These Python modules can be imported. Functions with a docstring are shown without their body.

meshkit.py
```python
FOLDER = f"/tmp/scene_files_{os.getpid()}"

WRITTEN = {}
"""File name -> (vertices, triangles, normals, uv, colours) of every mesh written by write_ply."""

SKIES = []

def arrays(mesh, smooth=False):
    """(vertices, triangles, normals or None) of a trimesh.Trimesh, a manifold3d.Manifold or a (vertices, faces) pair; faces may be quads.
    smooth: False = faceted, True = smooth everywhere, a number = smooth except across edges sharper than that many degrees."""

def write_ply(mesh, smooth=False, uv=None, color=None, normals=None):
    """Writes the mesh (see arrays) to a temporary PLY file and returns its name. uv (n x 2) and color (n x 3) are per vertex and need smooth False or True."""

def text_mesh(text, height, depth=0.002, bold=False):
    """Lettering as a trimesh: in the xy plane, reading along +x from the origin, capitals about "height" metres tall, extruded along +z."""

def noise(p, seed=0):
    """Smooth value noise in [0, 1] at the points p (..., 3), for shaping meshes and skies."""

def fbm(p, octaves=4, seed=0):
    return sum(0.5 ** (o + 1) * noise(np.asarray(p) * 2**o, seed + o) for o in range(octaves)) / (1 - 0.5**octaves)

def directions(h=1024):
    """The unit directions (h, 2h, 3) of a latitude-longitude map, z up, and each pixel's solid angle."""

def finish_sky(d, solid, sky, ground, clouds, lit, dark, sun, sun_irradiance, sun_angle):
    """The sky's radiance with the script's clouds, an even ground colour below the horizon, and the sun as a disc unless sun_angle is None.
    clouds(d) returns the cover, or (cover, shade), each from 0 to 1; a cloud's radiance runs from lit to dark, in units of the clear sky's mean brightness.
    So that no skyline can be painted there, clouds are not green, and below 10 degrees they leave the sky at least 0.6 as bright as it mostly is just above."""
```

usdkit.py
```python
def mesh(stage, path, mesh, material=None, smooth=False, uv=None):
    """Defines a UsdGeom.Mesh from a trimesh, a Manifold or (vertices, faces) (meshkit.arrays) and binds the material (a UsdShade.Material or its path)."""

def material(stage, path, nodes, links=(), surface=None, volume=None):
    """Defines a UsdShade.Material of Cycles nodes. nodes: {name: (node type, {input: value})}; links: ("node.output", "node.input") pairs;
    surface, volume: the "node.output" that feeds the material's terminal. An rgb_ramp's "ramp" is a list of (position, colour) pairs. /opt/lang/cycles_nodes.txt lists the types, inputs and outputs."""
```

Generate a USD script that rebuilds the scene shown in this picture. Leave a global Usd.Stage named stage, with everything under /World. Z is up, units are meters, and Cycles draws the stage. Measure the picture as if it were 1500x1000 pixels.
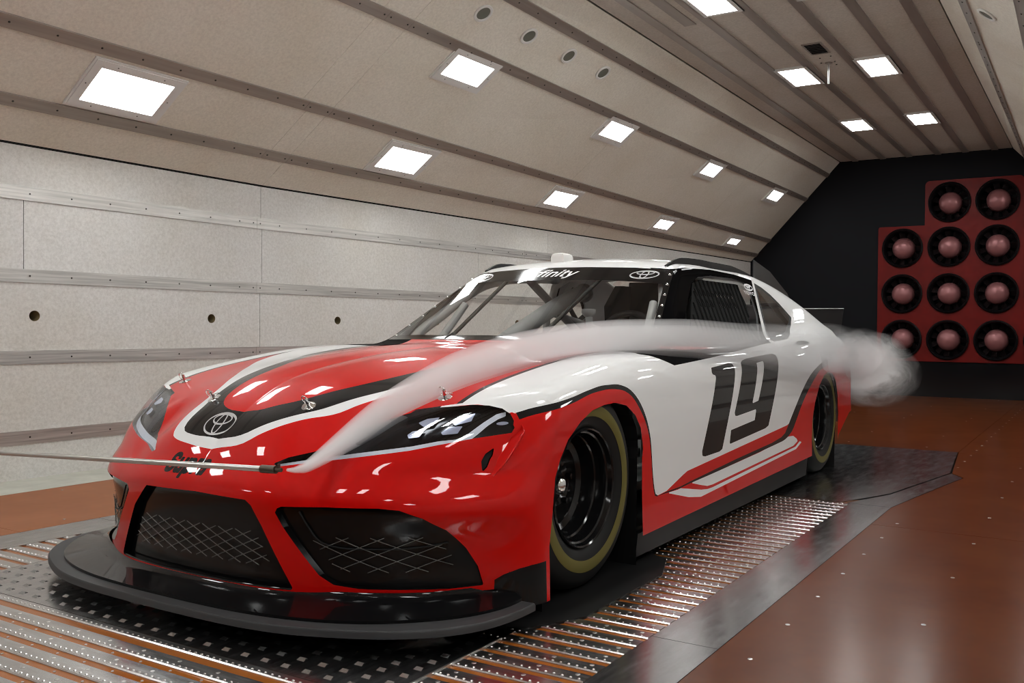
import math
import numpy as np
import shapely
from shapely.geometry import Polygon, LineString, Point, box as sbox
from scipy.interpolate import RectBivariateSpline, CubicSpline
import trimesh
import usdkit
import meshkit
from pxr import Gf, Sdf, Usd, UsdGeom, UsdLux, UsdShade, Vt

# ---------------------------------------------------------------- stage, camera, exposure
stage = Usd.Stage.CreateInMemory()
UsdGeom.SetStageUpAxis(stage, UsdGeom.Tokens.z)
UsdGeom.SetStageMetersPerUnit(stage, 1.0)
UsdGeom.Xform.Define(stage, "/World")
UsdGeom.Scope.Define(stage, "/World/Looks")

cam = UsdGeom.Camera.Define(stage, "/World/camera")
EYE = np.array([2.49017, -2.72428, .90753])
_ya, _pi, _ro = np.radians([30.0554, -.87683, .52235])
_f = np.array([-math.sin(_ya) * math.cos(_pi), math.cos(_ya) * math.cos(_pi), math.sin(_pi)])
_r = np.array([math.cos(_ya), math.sin(_ya), 0.])
_u = np.cross(_r, _f)
_r, _u = math.cos(_ro) * _r + math.sin(_ro) * _u, -math.sin(_ro) * _r + math.cos(_ro) * _u
M = Gf.Matrix4d(*map(float, [*_r, 0, *_u, 0, *(-_f), 0, *EYE, 1]))
cam.AddTransformOp().Set(M)
cam.CreateHorizontalApertureAttr(36.0)
cam.CreateVerticalApertureAttr(24.0)
cam.CreateFocalLengthAttr(1327.123 / 1500 * 36)
cam.CreateHorizontalApertureOffsetAttr(-100 / 1500 * 36)
cam.CreateClippingRangeAttr(Gf.Vec2f(.05, 200))
cam.CreateExposureAttr(EXPOSURE := 0.62)
LAMP = 17.0            # radiance of the tunnel's light panels
dome = UsdLux.DomeLight.Define(stage, "/World/ambient_sky")   # the tunnel is closed: next to nothing comes from outside
dome.CreateIntensityAttr(0.02)

# ---------------------------------------------------------------- helpers
used = {}
def numbered(parent, name):
    k = (parent, name)
    used[k] = used.get(k, -1) + 1
    return f"{parent}/{name}" + (f"_{used[k]:03d}" if used[k] else "")
def data(path, **kw):
    p = stage.GetPrimAtPath(path)
    for k, v in kw.items():
        if v:
            p.SetCustomDataByKey(k, v)
def thing(name, label=None, category=None, loc=(0, 0, 0), group=None, kind=None):
    path = numbered("/World", name)
    x = UsdGeom.Xform.Define(stage, path)
    if any(loc):
        x.AddTranslateOp().Set(Gf.Vec3d(*map(float, loc)))
    data(path, label=label, category=category, group=group, kind=kind)
    return path
def struct(name):
    path = numbered("/World", name)
    UsdGeom.Xform.Define(stage, path)
    data(path, kind="structure")
    return path
def part(parent, name, mesh, mat, label=None, smooth=35, kind=None, group=None, category=None):
    path = numbered(parent, name)
    if isinstance(mesh, Piece):
        raw_mesh(path, mesh.V, mesh.F, mat, mesh.N)
    else:
        if isinstance(mesh, MB):
            mesh = mesh.mesh()
        usdkit.mesh(stage, path, mesh, MATS[mat], smooth=smooth)
    data(path, label=label, kind=kind, group=group, category=category)
    return path
def raw_mesh(path, V, F, mat, N=None):
    m = UsdGeom.Mesh.Define(stage, path)
    m.CreatePointsAttr(Vt.Vec3fArray.FromNumpy(np.asarray(V, np.float32)))
    m.CreateFaceVertexCountsAttr(Vt.IntArray.FromNumpy(np.full(len(F), 3, np.int32)))
    m.CreateFaceVertexIndicesAttr(Vt.IntArray.FromNumpy(np.asarray(F, np.int32).ravel()))
    m.CreateSubdivisionSchemeAttr("none")
    if N is not None:
        m.CreateNormalsAttr(Vt.Vec3fArray.FromNumpy(np.asarray(N, np.float32)))
        m.SetNormalsInterpolation("vertex")
    UsdShade.MaterialBindingAPI.Apply(m.GetPrim()).Bind(MATS[mat])

class Piece:
    """Vertices, normals, triangles of a bit of the car's skin."""
    def __init__(s, V, N, F):
        s.V, s.N, s.F = V, N, F
    def tidy(s):
        u, inv = np.unique(s.F, return_inverse=True)
        return Piece(s.V[u], s.N[u], inv.reshape(-1, 3))
    def sub(s, mask):
        return Piece(s.V, s.N, s.F[mask]).tidy()
    def centers(s):
        return s.V[s.F].mean(1)
    def plus(s, *others):
        V, N, F, n = [s.V], [s.N], [s.F], len(s.V)
        for o in others:
            V.append(o.V); N.append(o.N); F.append(o.F + n); n += len(o.V)
        return Piece(np.vstack(V), np.vstack(N), np.vstack(F))
    def shifted(s, d):
        return Piece(s.V + s.N * d, s.N, s.F)

def split(pc, axes, poly, where=None):
    """Cuts a piece along a polygon seen along one axis: (inside, outside). where(centres) limits it."""
    if not len(pc.F):
        return pc, pc
    P2 = pc.V[:, axes]
    T = P2[pc.F]
    lo, hi = T.min(1), T.max(1)
    x0, y0, x1, y1 = poly.bounds
    cand = (hi[:, 0] >= x0) & (lo[:, 0] <= x1) & (hi[:, 1] >= y0) & (lo[:, 1] <= y1)
    if where is not None:
        cand &= where(pc.centers())
    area = np.abs(np.cross(T[:, 1] - T[:, 0], T[:, 2] - T[:, 0]))
    cand &= area > 1e-12
    shapely.prepare(poly)
    inv = np.zeros(len(P2), bool)
    need = np.unique(pc.F[cand])
    inv[need] = shapely.contains_xy(poly, P2[need, 0], P2[need, 1])
    tin = inv[pc.F]
    idx = np.nonzero(cand)[0]
    edge = poly.boundary
    near = idx[shapely.intersects(shapely.polygons(np.concatenate([T[idx], T[idx][:, :1]], 1)), edge)] if len(idx) else idx
    crossing = np.zeros(len(pc.F), bool)
    crossing[near] = True
    full_in = cand & tin.all(1) & ~crossing
    full_out = ~full_in & ~crossing
    extra = {0: [], 1: []}
    if len(near):
        tris = shapely.polygons(np.concatenate([T[near], T[near][:, :1]], 1))
        A = shapely.intersection(tris, poly)
        B = shapely.difference(tris, poly)
        for which, G in ((0, A), (1, B)):
            for t, g in zip(near, G):
                for h in getattr(g, "geoms", [g]):
                    if h.geom_type != "Polygon" or h.area < 1e-10:
                        continue
                    c = np.array(h.exterior.coords)[:-1]
                    if len(c) == 3:
                        tv = [c]
                    else:
                        q = np.roll(c, -1, 0) - c
                        cr = np.cross(q, np.roll(q, -1, 0))
                        if not len(h.interiors) and (np.all(cr >= -1e-12) or np.all(cr <= 1e-12)):
                            tv = [c[[0, k, k + 1]] for k in range(1, len(c) - 1)]
                        else:
                            try:
                                v, f = trimesh.creation.triangulate_polygon(h, engine="earcut")
                            except Exception:
                                continue
                            tv = [v[k] for k in f]
                    extra[which] += [(t, w) for w in tv]
    outs = []
    for which, keep in ((0, full_in), (1, full_out)):
        V, N, F = [pc.V], [pc.N], [pc.F[keep]]
        if extra[which]:
            ti = np.array([e[0] for e in extra[which]])
            w = np.array([e[1] for e in extra[which]])           # k,3,2
            a, b, c = T[ti, 0], T[ti, 1], T[ti, 2]
            den = np.cross(b - a, c - a)
            l1 = np.cross(w - a[:, None], (c - a)[:, None]) / den[:, None]
            l2 = np.cross((b - a)[:, None], w - a[:, None]) / den[:, None]
            l0 = 1 - l1 - l2
            L = np.stack([l0, l1, l2], -1)                          # k,3,3
            v3 = np.einsum("kij,kjc->kic", L, pc.V[pc.F[ti]])
            n3 = np.einsum("kij,kjc->kic", L, pc.N[pc.F[ti]])
            n3 /= np.maximum(np.linalg.norm(n3, axis=-1, keepdims=True), 1e-9)
            face = np.cross(v3[:, 1] - v3[:, 0], v3[:, 2] - v3[:, 0])
            ok = np.linalg.norm(face, axis=1) > 1e-13
            v3, n3, face = v3[ok], n3[ok], face[ok]
            flip = (face * n3.sum(1)).sum(1) < 0
            v3[flip], n3[flip] = v3[flip][:, ::-1], n3[flip][:, ::-1]
            k = len(v3)
            V.append(v3.reshape(-1, 3)); N.append(n3.reshape(-1, 3))
            F.append(np.arange(3 * k).reshape(-1, 3) + len(pc.V))
        outs.append(Piece(np.vstack(V), np.vstack(N), np.vstack(F)).tidy())
    return outs

class MB:
    """Collects shapes into one mesh."""
    def __init__(s):
        s.v, s.f, s.n = [], [], 0
    def add(s, v, f):
        s.v.append(np.asarray(v, float)); s.f.append(np.asarray(f, int) + s.n); s.n += len(v)
        return s
    def tm(s, m, T=None):
        v = np.array(m.vertices)
        if T is not None:
            v = v @ np.array(T)[:3, :3].T + np.array(T)[:3, 3]
        return s.add(v, m.faces)
    def box(s, lo, hi):
        lo, hi = np.array(lo, float), np.array(hi, float)
        m = trimesh.creation.box(extents=hi - lo)
        return s.add(m.vertices + (lo + hi) / 2, m.faces)
    def tube(s, pts, rad, n=10, cap=True):
        pts = np.asarray(pts, float)
        rad = np.broadcast_to(rad, len(pts))
        t = np.gradient(pts, axis=0)
        t /= np.linalg.norm(t, axis=1, keepdims=True)
        a = np.array([0, 0, 1.]) if abs(t[0, 2]) < .9 else np.array([1., 0, 0])
        rings = []
        for p, d, r in zip(pts, t, rad):
            e1 = np.cross(d, a); e1 /= np.linalg.norm(e1)
            e2 = np.cross(d, e1); a = -np.cross(d, e1) if False else a
            th = np.arange(n) / n * 2 * math.pi
            rings.append(p + r * (np.cos(th)[:, None] * e1 + np.sin(th)[:, None] * e2))
        v = np.vstack(rings)
        f = []
        for i in range(len(pts) - 1):
            for j in range(n):
                q = [i * n + j, i * n + (j + 1) % n, (i + 1) * n + (j + 1) % n, (i + 1) * n + j]
                f += [[q[0], q[2], q[1]], [q[0], q[3], q[2]]]
        if cap:
            k = len(v)
            v = np.vstack([v, pts[:1], pts[-1:]])
            last = (len(pts) - 1) * n
            for j in range(n):
                f += [[k, j, (j + 1) % n], [k + 1, last + (j + 1) % n, last + j]]
        return s.add(v, f)
    def lathe(s, prof, center, axis, n=48):
        """prof: (radius, along) pairs, turned about the axis through center."""
        axis = np.array(axis, float) / np.linalg.norm(axis)
        a = np.array([0, 0, 1.]) if abs(axis[2]) < .9 else np.array([1., 0, 0])
        e1 = np.cross(axis, a); e1 /= np.linalg.norm(e1)
        e2 = np.cross(axis, e1)
        th = np.arange(n) / n * 2 * math.pi
        c = np.cos(th)[:, None] * e1 + np.sin(th)[:, None] * e2
        v = np.vstack([np.array(center) + r * c + h * axis for r, h in prof])
        f = []
        for i in range(len(prof) - 1):
            for j in range(n):
                q = [i * n + j, i * n + (j + 1) % n, (i + 1) * n + (j + 1) % n, (i + 1) * n + j]
                f += [[q[0], q[1], q[2]], [q[0], q[2], q[3]]]
        return s.add(v, f)
    def prism(s, poly, o, u, v, n, h0, h1):
        """A shapely polygon in the (u, v) plane at o, from h0 to h1 along n."""
        m = trimesh.creation.extrude_polygon(poly, h1 - h0, engine="earcut")
        p = np.array(m.vertices)
        o, u, v, n = (np.array(q, float) for q in (o, u, v, n))
        w = o + p[:, :1] * u + p[:, 1:2] * v + (p[:, 2:] + h0) * n
        f = np.array(m.faces)
        if np.dot(np.cross(u, v), n) < 0:
            f = f[:, ::-1]
        return s.add(w, f)
    def slab(s, quad, n, h0, h1):
        """A four-cornered plate, from h0 to h1 along n."""
        q = np.array(quad, float); n = np.array(n, float)
        w = np.vstack([q + n * h0, q + n * h1])
        f = [[4, 5, 6], [4, 6, 7], [0, 2, 1], [0, 3, 2]]
        for i in range(4):
            j = (i + 1) % 4
            f += [[i, j, j + 4], [i, j + 4, i + 4]]
        f = np.array(f)
        if np.dot(np.cross(q[1] - q[0], q[2] - q[0]), n) < 0:
            f = f[:, ::-1]
        return s.add(w, f)
    def mesh(s):
        return trimesh.Trimesh(np.vstack(s.v), np.vstack(s.f), process=False)

# ---------------------------------------------------------------- materials
MATS = {}
def mat(name, color, rough=.5, metal=0., coat=0., noise=None, bump=None, spec=.5, coat_rough=.03, emit=None, aniso=None):
    """A principled material; noise = (scale, second colour, low, high), bump = (scale, strength, distance)."""
    n = {"p": ("principled_bsdf", dict(base_color=color, roughness=rough, metallic=metal, coat_weight=coat, coat_roughness=coat_rough, coat_ior=1.42, specular_ior_level=spec))}
    l = []
    if emit:
        n["p"][1].update(emission_color=emit[0], emission_strength=emit[1])
    if noise or bump:
        n["g"] = ("geometry", {})
    if noise:
        n["n"] = ("noise_texture", dict(scale=noise[0], detail=5.0, roughness=.65))
        n["r"] = ("rgb_ramp", {"ramp": [(noise[2], color), (noise[3], noise[1])]})
        l += [("g.position", "n.vector"), ("n.fac", "r.fac"), ("r.color", "p.base_color")]
    if bump:
        n["bn"] = ("noise_texture", dict(scale=bump[0], detail=3.0))
        n["b"] = ("bump", dict(strength=bump[1], distance=bump[2]))
        l += [("g.position", "bn.vector"), ("bn.fac", "b.height"), ("b.normal", "p.normal")]
    MATS[name] = usdkit.material(stage, "/World/Looks/" + name, n, l, surface="p.BSDF")
def speckled(name, c1, c2, blotch, rough, stain=(.86, .82, .74)):
    """Fibrous wall board: fine speckle under broad soft staining."""
    MATS[name] = usdkit.material(stage, "/World/Looks/" + name, {
        "g": ("geometry", {}),
        "n": ("noise_texture", dict(scale=55., detail=6., roughness=.75)),
        "r": ("rgb_ramp", {"ramp": [(.36, c1), (.62, c2)]}),
        "m": ("noise_texture", dict(scale=1.3, detail=4., roughness=.6)),
        "s": ("rgb_ramp", {"ramp": [(.38, (1, 1, 1)), (.72, stain)]}),
        "x": ("mix", dict(mix_type="multiply", fac=blotch)),
        "b": ("bump", dict(strength=.12, distance=.002)),
        "p": ("principled_bsdf", dict(roughness=rough, specular_ior_level=.35))},
        [("g.position", "n.vector"), ("g.position", "m.vector"), ("n.fac", "r.fac"), ("m.fac", "s.fac"), ("r.color", "x.color1"), ("s.color", "x.color2"),
         ("x.color", "p.base_color"), ("n.fac", "b.height"), ("b.normal", "p.normal")], surface="p.BSDF")
def brushed(name, color, rough, scale, amount=.25, metal=1.0):
    """Brushed or rolled metal: long grain along one axis."""
    MATS[name] = usdkit.material(stage, "/World/Looks/" + name, {
        "g": ("geometry", {}),
        "mp": ("mapping", dict(scale=scale)),
        "n": ("noise_texture", dict(scale=1., detail=5., roughness=.6)),
        "r": ("map_range", dict(from_min=.3, from_max=.7, to_min=rough - .02, to_max=rough + .03)),
        "c": ("rgb_ramp", {"ramp": [(.3, tuple(k * (1 - amount) for k in color)), (.7, color)]}),
        "p": ("principled_bsdf", dict(metallic=metal))},
        [("g.position", "mp.vector"), ("mp.vector", "n.vector"), ("n.fac", "r.value"), ("r.result", "p.roughness"), ("n.fac", "c.fac"), ("c.color", "p.base_color")], surface="p.BSDF")

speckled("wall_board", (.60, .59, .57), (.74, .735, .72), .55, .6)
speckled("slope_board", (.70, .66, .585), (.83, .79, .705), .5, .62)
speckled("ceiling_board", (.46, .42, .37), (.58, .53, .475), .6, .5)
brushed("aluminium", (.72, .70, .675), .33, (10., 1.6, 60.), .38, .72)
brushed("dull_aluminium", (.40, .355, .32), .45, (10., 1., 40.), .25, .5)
brushed("galvanised", (.48, .48, .485), .20, (22., 5., 22.), .05)
brushed("slat_metal", (.62, .62, .62), .22, (3., 25., 9.), .06)
mat("screw_dark", (.05, .045, .04), .5, .6)
mat("screw_bright", (.75, .74, .72), .25, 1.)
mat("seam_black", (.006, .006, .006), .8)
mat("stain_brown", (.44, .40, .30), .7, noise=(40, (.60, .58, .52), .4, .6))
mat("port_ochre", (.30, .235, .12), .55, noise=(9, (.20, .16, .09), .4, .65))
mat("port_glass", (.16, .17, .145), .25)
mat("fixture_white", (.72, .71, .69), .45)
mat("lamp_lit", (1, 1, 1), .5, emit=((.965, .985, .965), LAMP))
mat("back_black", (.004, .0045, .007), .6, spec=.18)
mat("gloss_black", (.006, .006, .007), .12)
mat("fan_red", (.17, .0045, .0028), .4, noise=(3, (.12, .0035, .002), .4, .7), spec=.2)
mat("fan_black", (.005, .005, .006), .38, spec=.25)
mat("fan_blade", (.016, .010, .011), .35, spec=.3)
mat("fan_hub", (.34, .135, .14), .34, .35)
mat("concrete", (.50, .50, .44), .75, noise=(6, (.40, .40, .35), .35, .7))
mat("floor_copper", (.095, .0215, .0038), .22, noise=(2.2, (.125, .032, .0065), .35, .7), spec=.26)
mat("floor_pale_copper", (.25, .085, .030), .5, noise=(2.6, (.31, .115, .046), .35, .7), spec=.25)  # paler, rougher copper colour, used only for the boards on the left
mat("gap_copper", (.34, .105, .016), .12, .15)
mat("red_paint", (.56, .0035, .0022), .4, coat=.7, coat_rough=.015, spec=.05)
mat("white_paint", (.78, .785, .79), .4, coat=.7, coat_rough=.015, spec=.1)
mat("black_paint", (.004, .004, .0045), .4, coat=.7, coat_rough=.015, spec=.05)
mat("gloss_trim", (.004, .004, .0045), .12, spec=.35)
mat("matte_black", (.007, .007, .0075), .5, spec=.25)
mat("splitter_grey", (.032, .032, .034), .55, bump=(300, .2, .001))
mat("silver_print", (.55, .55, .56), .3, .3)
mat("white_print", (.82, .82, .83), .35)
mat("mesh_wire", (.16, .155, .15), .35, .6)
mat("chrome", (.78, .78, .78), .10, 1.)
mat("rubber", (.008, .008, .008), .62, spec=.25)
mat("tyre_yellow", (.115, .097, .012), .65)
mat("rim_black", (.006, .006, .0065), .12, spec=.4)
mat("pillar_black", (.003, .003, .0034), .4, coat=.10, coat_rough=.02, spec=.0)
mat("cage_grey", (.42, .42, .425), .45)
mat("cabin_grey", (.30, .30, .305), .6)
mat("seat_black", (.02, .02, .021), .6)
mat("lamp_blue", (.62, .66, .80), .15, .3)
mat("lamp_strip", (.90, .93, .97), .3)
mat("steel_rod", (.56, .55, .53), .3, 1.)
mat("brass_dark", (.10, .08, .06), .45, .8)
mat("net_black", (.006, .006, .006), .8, spec=.15)
def pane(name, tint, shine=1.5, rough=.0):
    MATS[name] = usdkit.material(stage, "/World/Looks/" + name, {
        "t": ("transparent_bsdf", dict(color=tint)), "g": ("glossy_bsdf", dict(color=(1, 1, 1), roughness=rough)),
        "f": ("layer_weight", dict(blend=.5)), "w": ("math", dict(math_type="power", value2=5.)), "a": ("math", dict(math_type="multiply_add", value2=.85, value3=((shine - 1) / (shine + 1)) ** 2)), "m": ("mix_closure", {})},
        [("f.facing", "w.value1"), ("w.value", "a.value1"), ("a.value", "m.fac"), ("t.BSDF", "m.closure1"), ("g.BSDF", "m.closure2")], surface="m.closure")
pane("windshield_glass", (.92, .93, .91), 1.5)
pane("smoky_plastic", (.45, .45, .46), 1.7, .25)
pane("lamp_cover", (.82, .84, .88), 1.5)
# ---------------------------------------------------------------- the tunnel
Y0, Y1 = -8.0, 10.52                 # upstream end (behind the camera) and the fan wall
XT, ZT, ZB, XC = -.86, 3.335, 1.93, .27
def xw(y): return -2.915 + max(0., y - 1.9) * .084
def mir(p, side): return np.array([2 * XC - p[0], p[1], p[2]]) if side > 0 else np.array(p, float)
def wall_pt(y, z, side): return mir((xw(y), y, z), side)
def slope_pt(y, s, side): return mir((xw(y) + (XT - xw(y)) * s, y, ZB + (ZT - ZB) * s), side)
def normal_in(side, y, s=None):
    e = .01
    if s is None:
        a, b = wall_pt(y + e, 1., side) - wall_pt(y, 1., side), np.array([0, 0, 1.])
    else:
        a, b = slope_pt(y + e, s, side) - slope_pt(y, s, side), slope_pt(y, s + e, side) - slope_pt(y, s, side)
    n = np.cross(a, b); n /= np.linalg.norm(n)
    return n if np.dot(n, np.array([XC, y, 1.2]) - (wall_pt(y, 1., side) if s is None else slope_pt(y, s, side))) > 0 else -n
def patch(fn, y0, y1, a0, a1, n, h0, h1):
    return MB().slab([fn(y0, a0), fn(y1, a0), fn(y1, a1), fn(y0, a1)], n, h0, h1)
def screws(mb, pts, n, r=.006, h=.004):
    for p in pts:
        p = np.array(p)
        mb.lathe([(0, h), (r * .8, h), (r, h * .5), (r, -.002)], p, n, 7)

BANDS = [.243, .706, 1.178, 1.652]
HOLES = [-.98, .257, 1.467, 2.61, 3.75, 4.9, 6.1]
for side, nm in ((-1, "wall_left"), (1, "wall_right")):
    W = struct(nm)
    fn = lambda y, z, side=side: wall_pt(y, z, side)
    rows = [0.] + BANDS + [1.925]
    seams = {0: [-3.6, 1.885, 5.4], 1: [-3.6, 1.885, 5.4], 2: [-3.6, 1.885, 5.4], 3: [-4.6, .195, 1.9, 4.3], 4: [-4.6, -1.6, 1.89, 5.4]}
    for k in range(5):
        cuts = sorted({Y0, Y1, 1.9, *seams[k]})
        cuts = [c for i, c in enumerate(cuts) if i == 0 or c - cuts[i - 1] > .06]
        for a, b in zip(cuts, cuts[1:]):
            ym = (a + b) / 2
            n = normal_in(side, ym)
            p0 = fn(a, 0); uv = fn(b, 0) - p0; L = np.linalg.norm(uv); uv /= L
            poly = sbox(.002, rows[k] + (.001 if k else 0), L - .002, rows[k + 1] - .001)
            if k == 2:
                for h in HOLES:
                    if a + .1 < h < b - .1:
                        poly = poly.difference(Point((h - a) / (b - a) * L, .947).buffer(.031, 16))
            part(W, "panel", MB().prism(poly, p0, uv, (0, 0, 1), n, -.03, 0), "wall_board", smooth=False)
    if side < 0:
        for h in HOLES:
            n = normal_in(side, h)
            part(W, "port", MB().lathe([(.031, -.001), (.030, -.05), (.030, -.11), (0, -.11)], fn(h, .947), n, 28), "port_ochre", "ochre lined round port in the wall board", smooth=40)
    if side < 0:
        rg = np.random.default_rng(5)
        a_ = np.linspace(0, 2 * math.pi, 23)[:-1]
        blot = Polygon(np.stack([3.05 + .062 * np.cos(a_) * rg.uniform(.55, 1.1, 22), .833 + .050 * np.sin(a_) * rg.uniform(.5, 1.1, 22)], 1))
        q = np.array(blot.exterior.coords)[:-1]
        vv, ff = trimesh.creation.triangulate_polygon(blot, engine="earcut")
        part(W, "stain", (np.array([fn(y_, z_) + normal_in(side, 3.) * .0008 for y_, z_ in vv]), ff[:, ::-1]), "stain_brown", "pale brown stain on the wall board", smooth=False)
    sc = MB()
    for z in BANDS:
        for a, b in ((Y0, -4.3), (-4.298, -1.2), (-1.198, 1.849), (1.851, 5.0), (5.002, 8.0), (8.002, Y1)):
            cut = [a, 1.9, b] if a < 1.9 < b else [a, b]
            mb = MB()
            for q, w in zip(cut, cut[1:]):
                mb.slab([fn(q, z - .039), fn(w, z - .039), fn(w, z + .039), fn(q, z + .039)], normal_in(side, (q + w) / 2), -.002, .007)
            part(W, "strip", mb, "aluminium", smooth=False)
            ys = np.concatenate([[a + .03], np.arange(a + .2, b - .1, .245), [b - .03]])
            screws(sc, [fn(y, z) + normal_in(side, y) * .007 for y in ys], normal_in(side, 0), .0055, .0025)
    part(W, "screws", sc, "screw_dark", "small dark screws along the metal strips", kind="stuff")
    back = MB()
    for a, b in ((Y0, 1.9), (1.9, Y1)):
        back.slab([fn(a, 0), fn(b, 0), fn(b, 1.94), fn(a, 1.94)], normal_in(side, (a + b) / 2), -.20, -.12)
        back.slab([fn(a, 1.915), fn(b, 1.915), fn(b, 1.945), fn(a, 1.945)], normal_in(side, (a + b) / 2), -.12, -.006)
    part(W, "backing", back, "seam_black", smooth=False)

# sloping upper walls: strip lines as (fraction up the slope at y <= 1.9, at the fan wall)
SL = [(.131, .072), (.336, .222), (.686, .636), (.889, .871)]
def s_line(k, y):
    a, b = SL[k]
    return a + (b - a) * np.clip((y - 1.9) / (Y1 - 1.9), 0, 1)
for side, nm in ((-1, "wall_upper_left"), (1, "wall_upper_right")):
    W = struct(nm)
    fn = lambda y, s, side=side: slope_pt(y, s, side)
    edges = [lambda y: .003] + [lambda y, k=k: s_line(k, y) for k in range(4)] + [lambda y: .997]
    for k in range(5):
        cuts = [Y0, -4.9, -1.6, 1.72 if k < 2 else 1.62, 1.9, 5.0, 8.2, Y1]
        if k in (0, 4): cuts = [Y0, -1.6, 1.9, 6.0, Y1]
        for a, b in zip(cuts, cuts[1:]):
            if b - a < .4 and k not in (1, 2, 3): continue
            g = .0012
            q = [fn(a + g, edges[k](a) + g), fn(b - g, edges[k](b) + g), fn(b - g, edges[k + 1](b) - g), fn(a + g, edges[k + 1](a) - g)]
            part(W, "panel", MB().slab(q, normal_in(side, (a + b) / 2, .5), -.03, 0), "slope_board", smooth=False)
    sc = MB()
    for k in range(4):
        cuts = [Y0, -4.9, -1.62, 1.68, 1.9, 5.0, 8.2, Y1]
        for a, b in zip(cuts, cuts[1:]):
            w = .017
            q = [fn(a + .001, s_line(k, a) - w), fn(b - .001, s_line(k, b) - w), fn(b - .001, s_line(k, b) + w), fn(a + .001, s_line(k, a) + w)]
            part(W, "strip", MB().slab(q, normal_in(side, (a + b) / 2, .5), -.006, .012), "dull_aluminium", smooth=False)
            for y in np.concatenate([[a + .03], np.arange(a + .17, b - .1, .24), [b - .03]]):
                screws(sc, [fn(y, s_line(k, y)) + normal_in(side, y, .5) * .0125], normal_in(side, y, .5), .006, .003)
    part(W, "screws", sc, "screw_dark", "small dark screws along the metal strips", kind="stuff")
    b = MB()
    for a, c in ((Y0, 1.9), (1.9, Y1)):
        b.slab([fn(a, -.03), fn(c, -.03), fn(c, 1.03), fn(a, 1.03)], normal_in(side, (a + c) / 2, .5), -.12, -.06)
    part(W, "backing", b, "seam_black", smooth=False)
    for y in (2.36, 2.92, 3.48, 4.03):
        n = normal_in(side, y, .5)
        c = fn(y, .808)
        mb = MB().lathe([(.052, -.004), (.072, -.004), (.074, .004), (.070, .008), (.056, .008), (.052, .003)], c, n, 32)
        p = part(W, "port_ring", mb, "fixture_white", "round white port ring on the sloping wall")
        part(W, "port_glass", MB().lathe([(0, -.001), (.03, 0), (.0535, .003)], c, n, 32), "port_glass", "dark glass of a round port")

# ceiling
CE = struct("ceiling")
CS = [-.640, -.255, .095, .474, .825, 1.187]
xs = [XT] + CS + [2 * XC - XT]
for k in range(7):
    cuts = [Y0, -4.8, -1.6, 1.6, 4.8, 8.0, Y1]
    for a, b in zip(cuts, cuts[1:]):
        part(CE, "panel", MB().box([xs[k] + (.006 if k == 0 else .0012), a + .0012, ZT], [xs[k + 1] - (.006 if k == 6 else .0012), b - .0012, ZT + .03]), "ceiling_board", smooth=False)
for x in CS:
    cuts = [Y0, -4.85, -1.62, 1.62, 4.85, 8.05, Y1]
    for a, b in zip(cuts, cuts[1:]):
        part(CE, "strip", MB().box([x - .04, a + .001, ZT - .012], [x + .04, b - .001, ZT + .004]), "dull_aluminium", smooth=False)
part(CE, "backing", MB().box([XT - .1, Y0, ZT + .07], [2 * XC - XT + .1, Y1, ZT + .12]), "seam_black", smooth=False)
part(CE, "cover_plate", MB().box([-.465, 3.30, ZT - .006], [-.365, 4.01, ZT + .002]), "dull_aluminium", "narrow grey cover plate between two ceiling strips", smooth=False)

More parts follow.
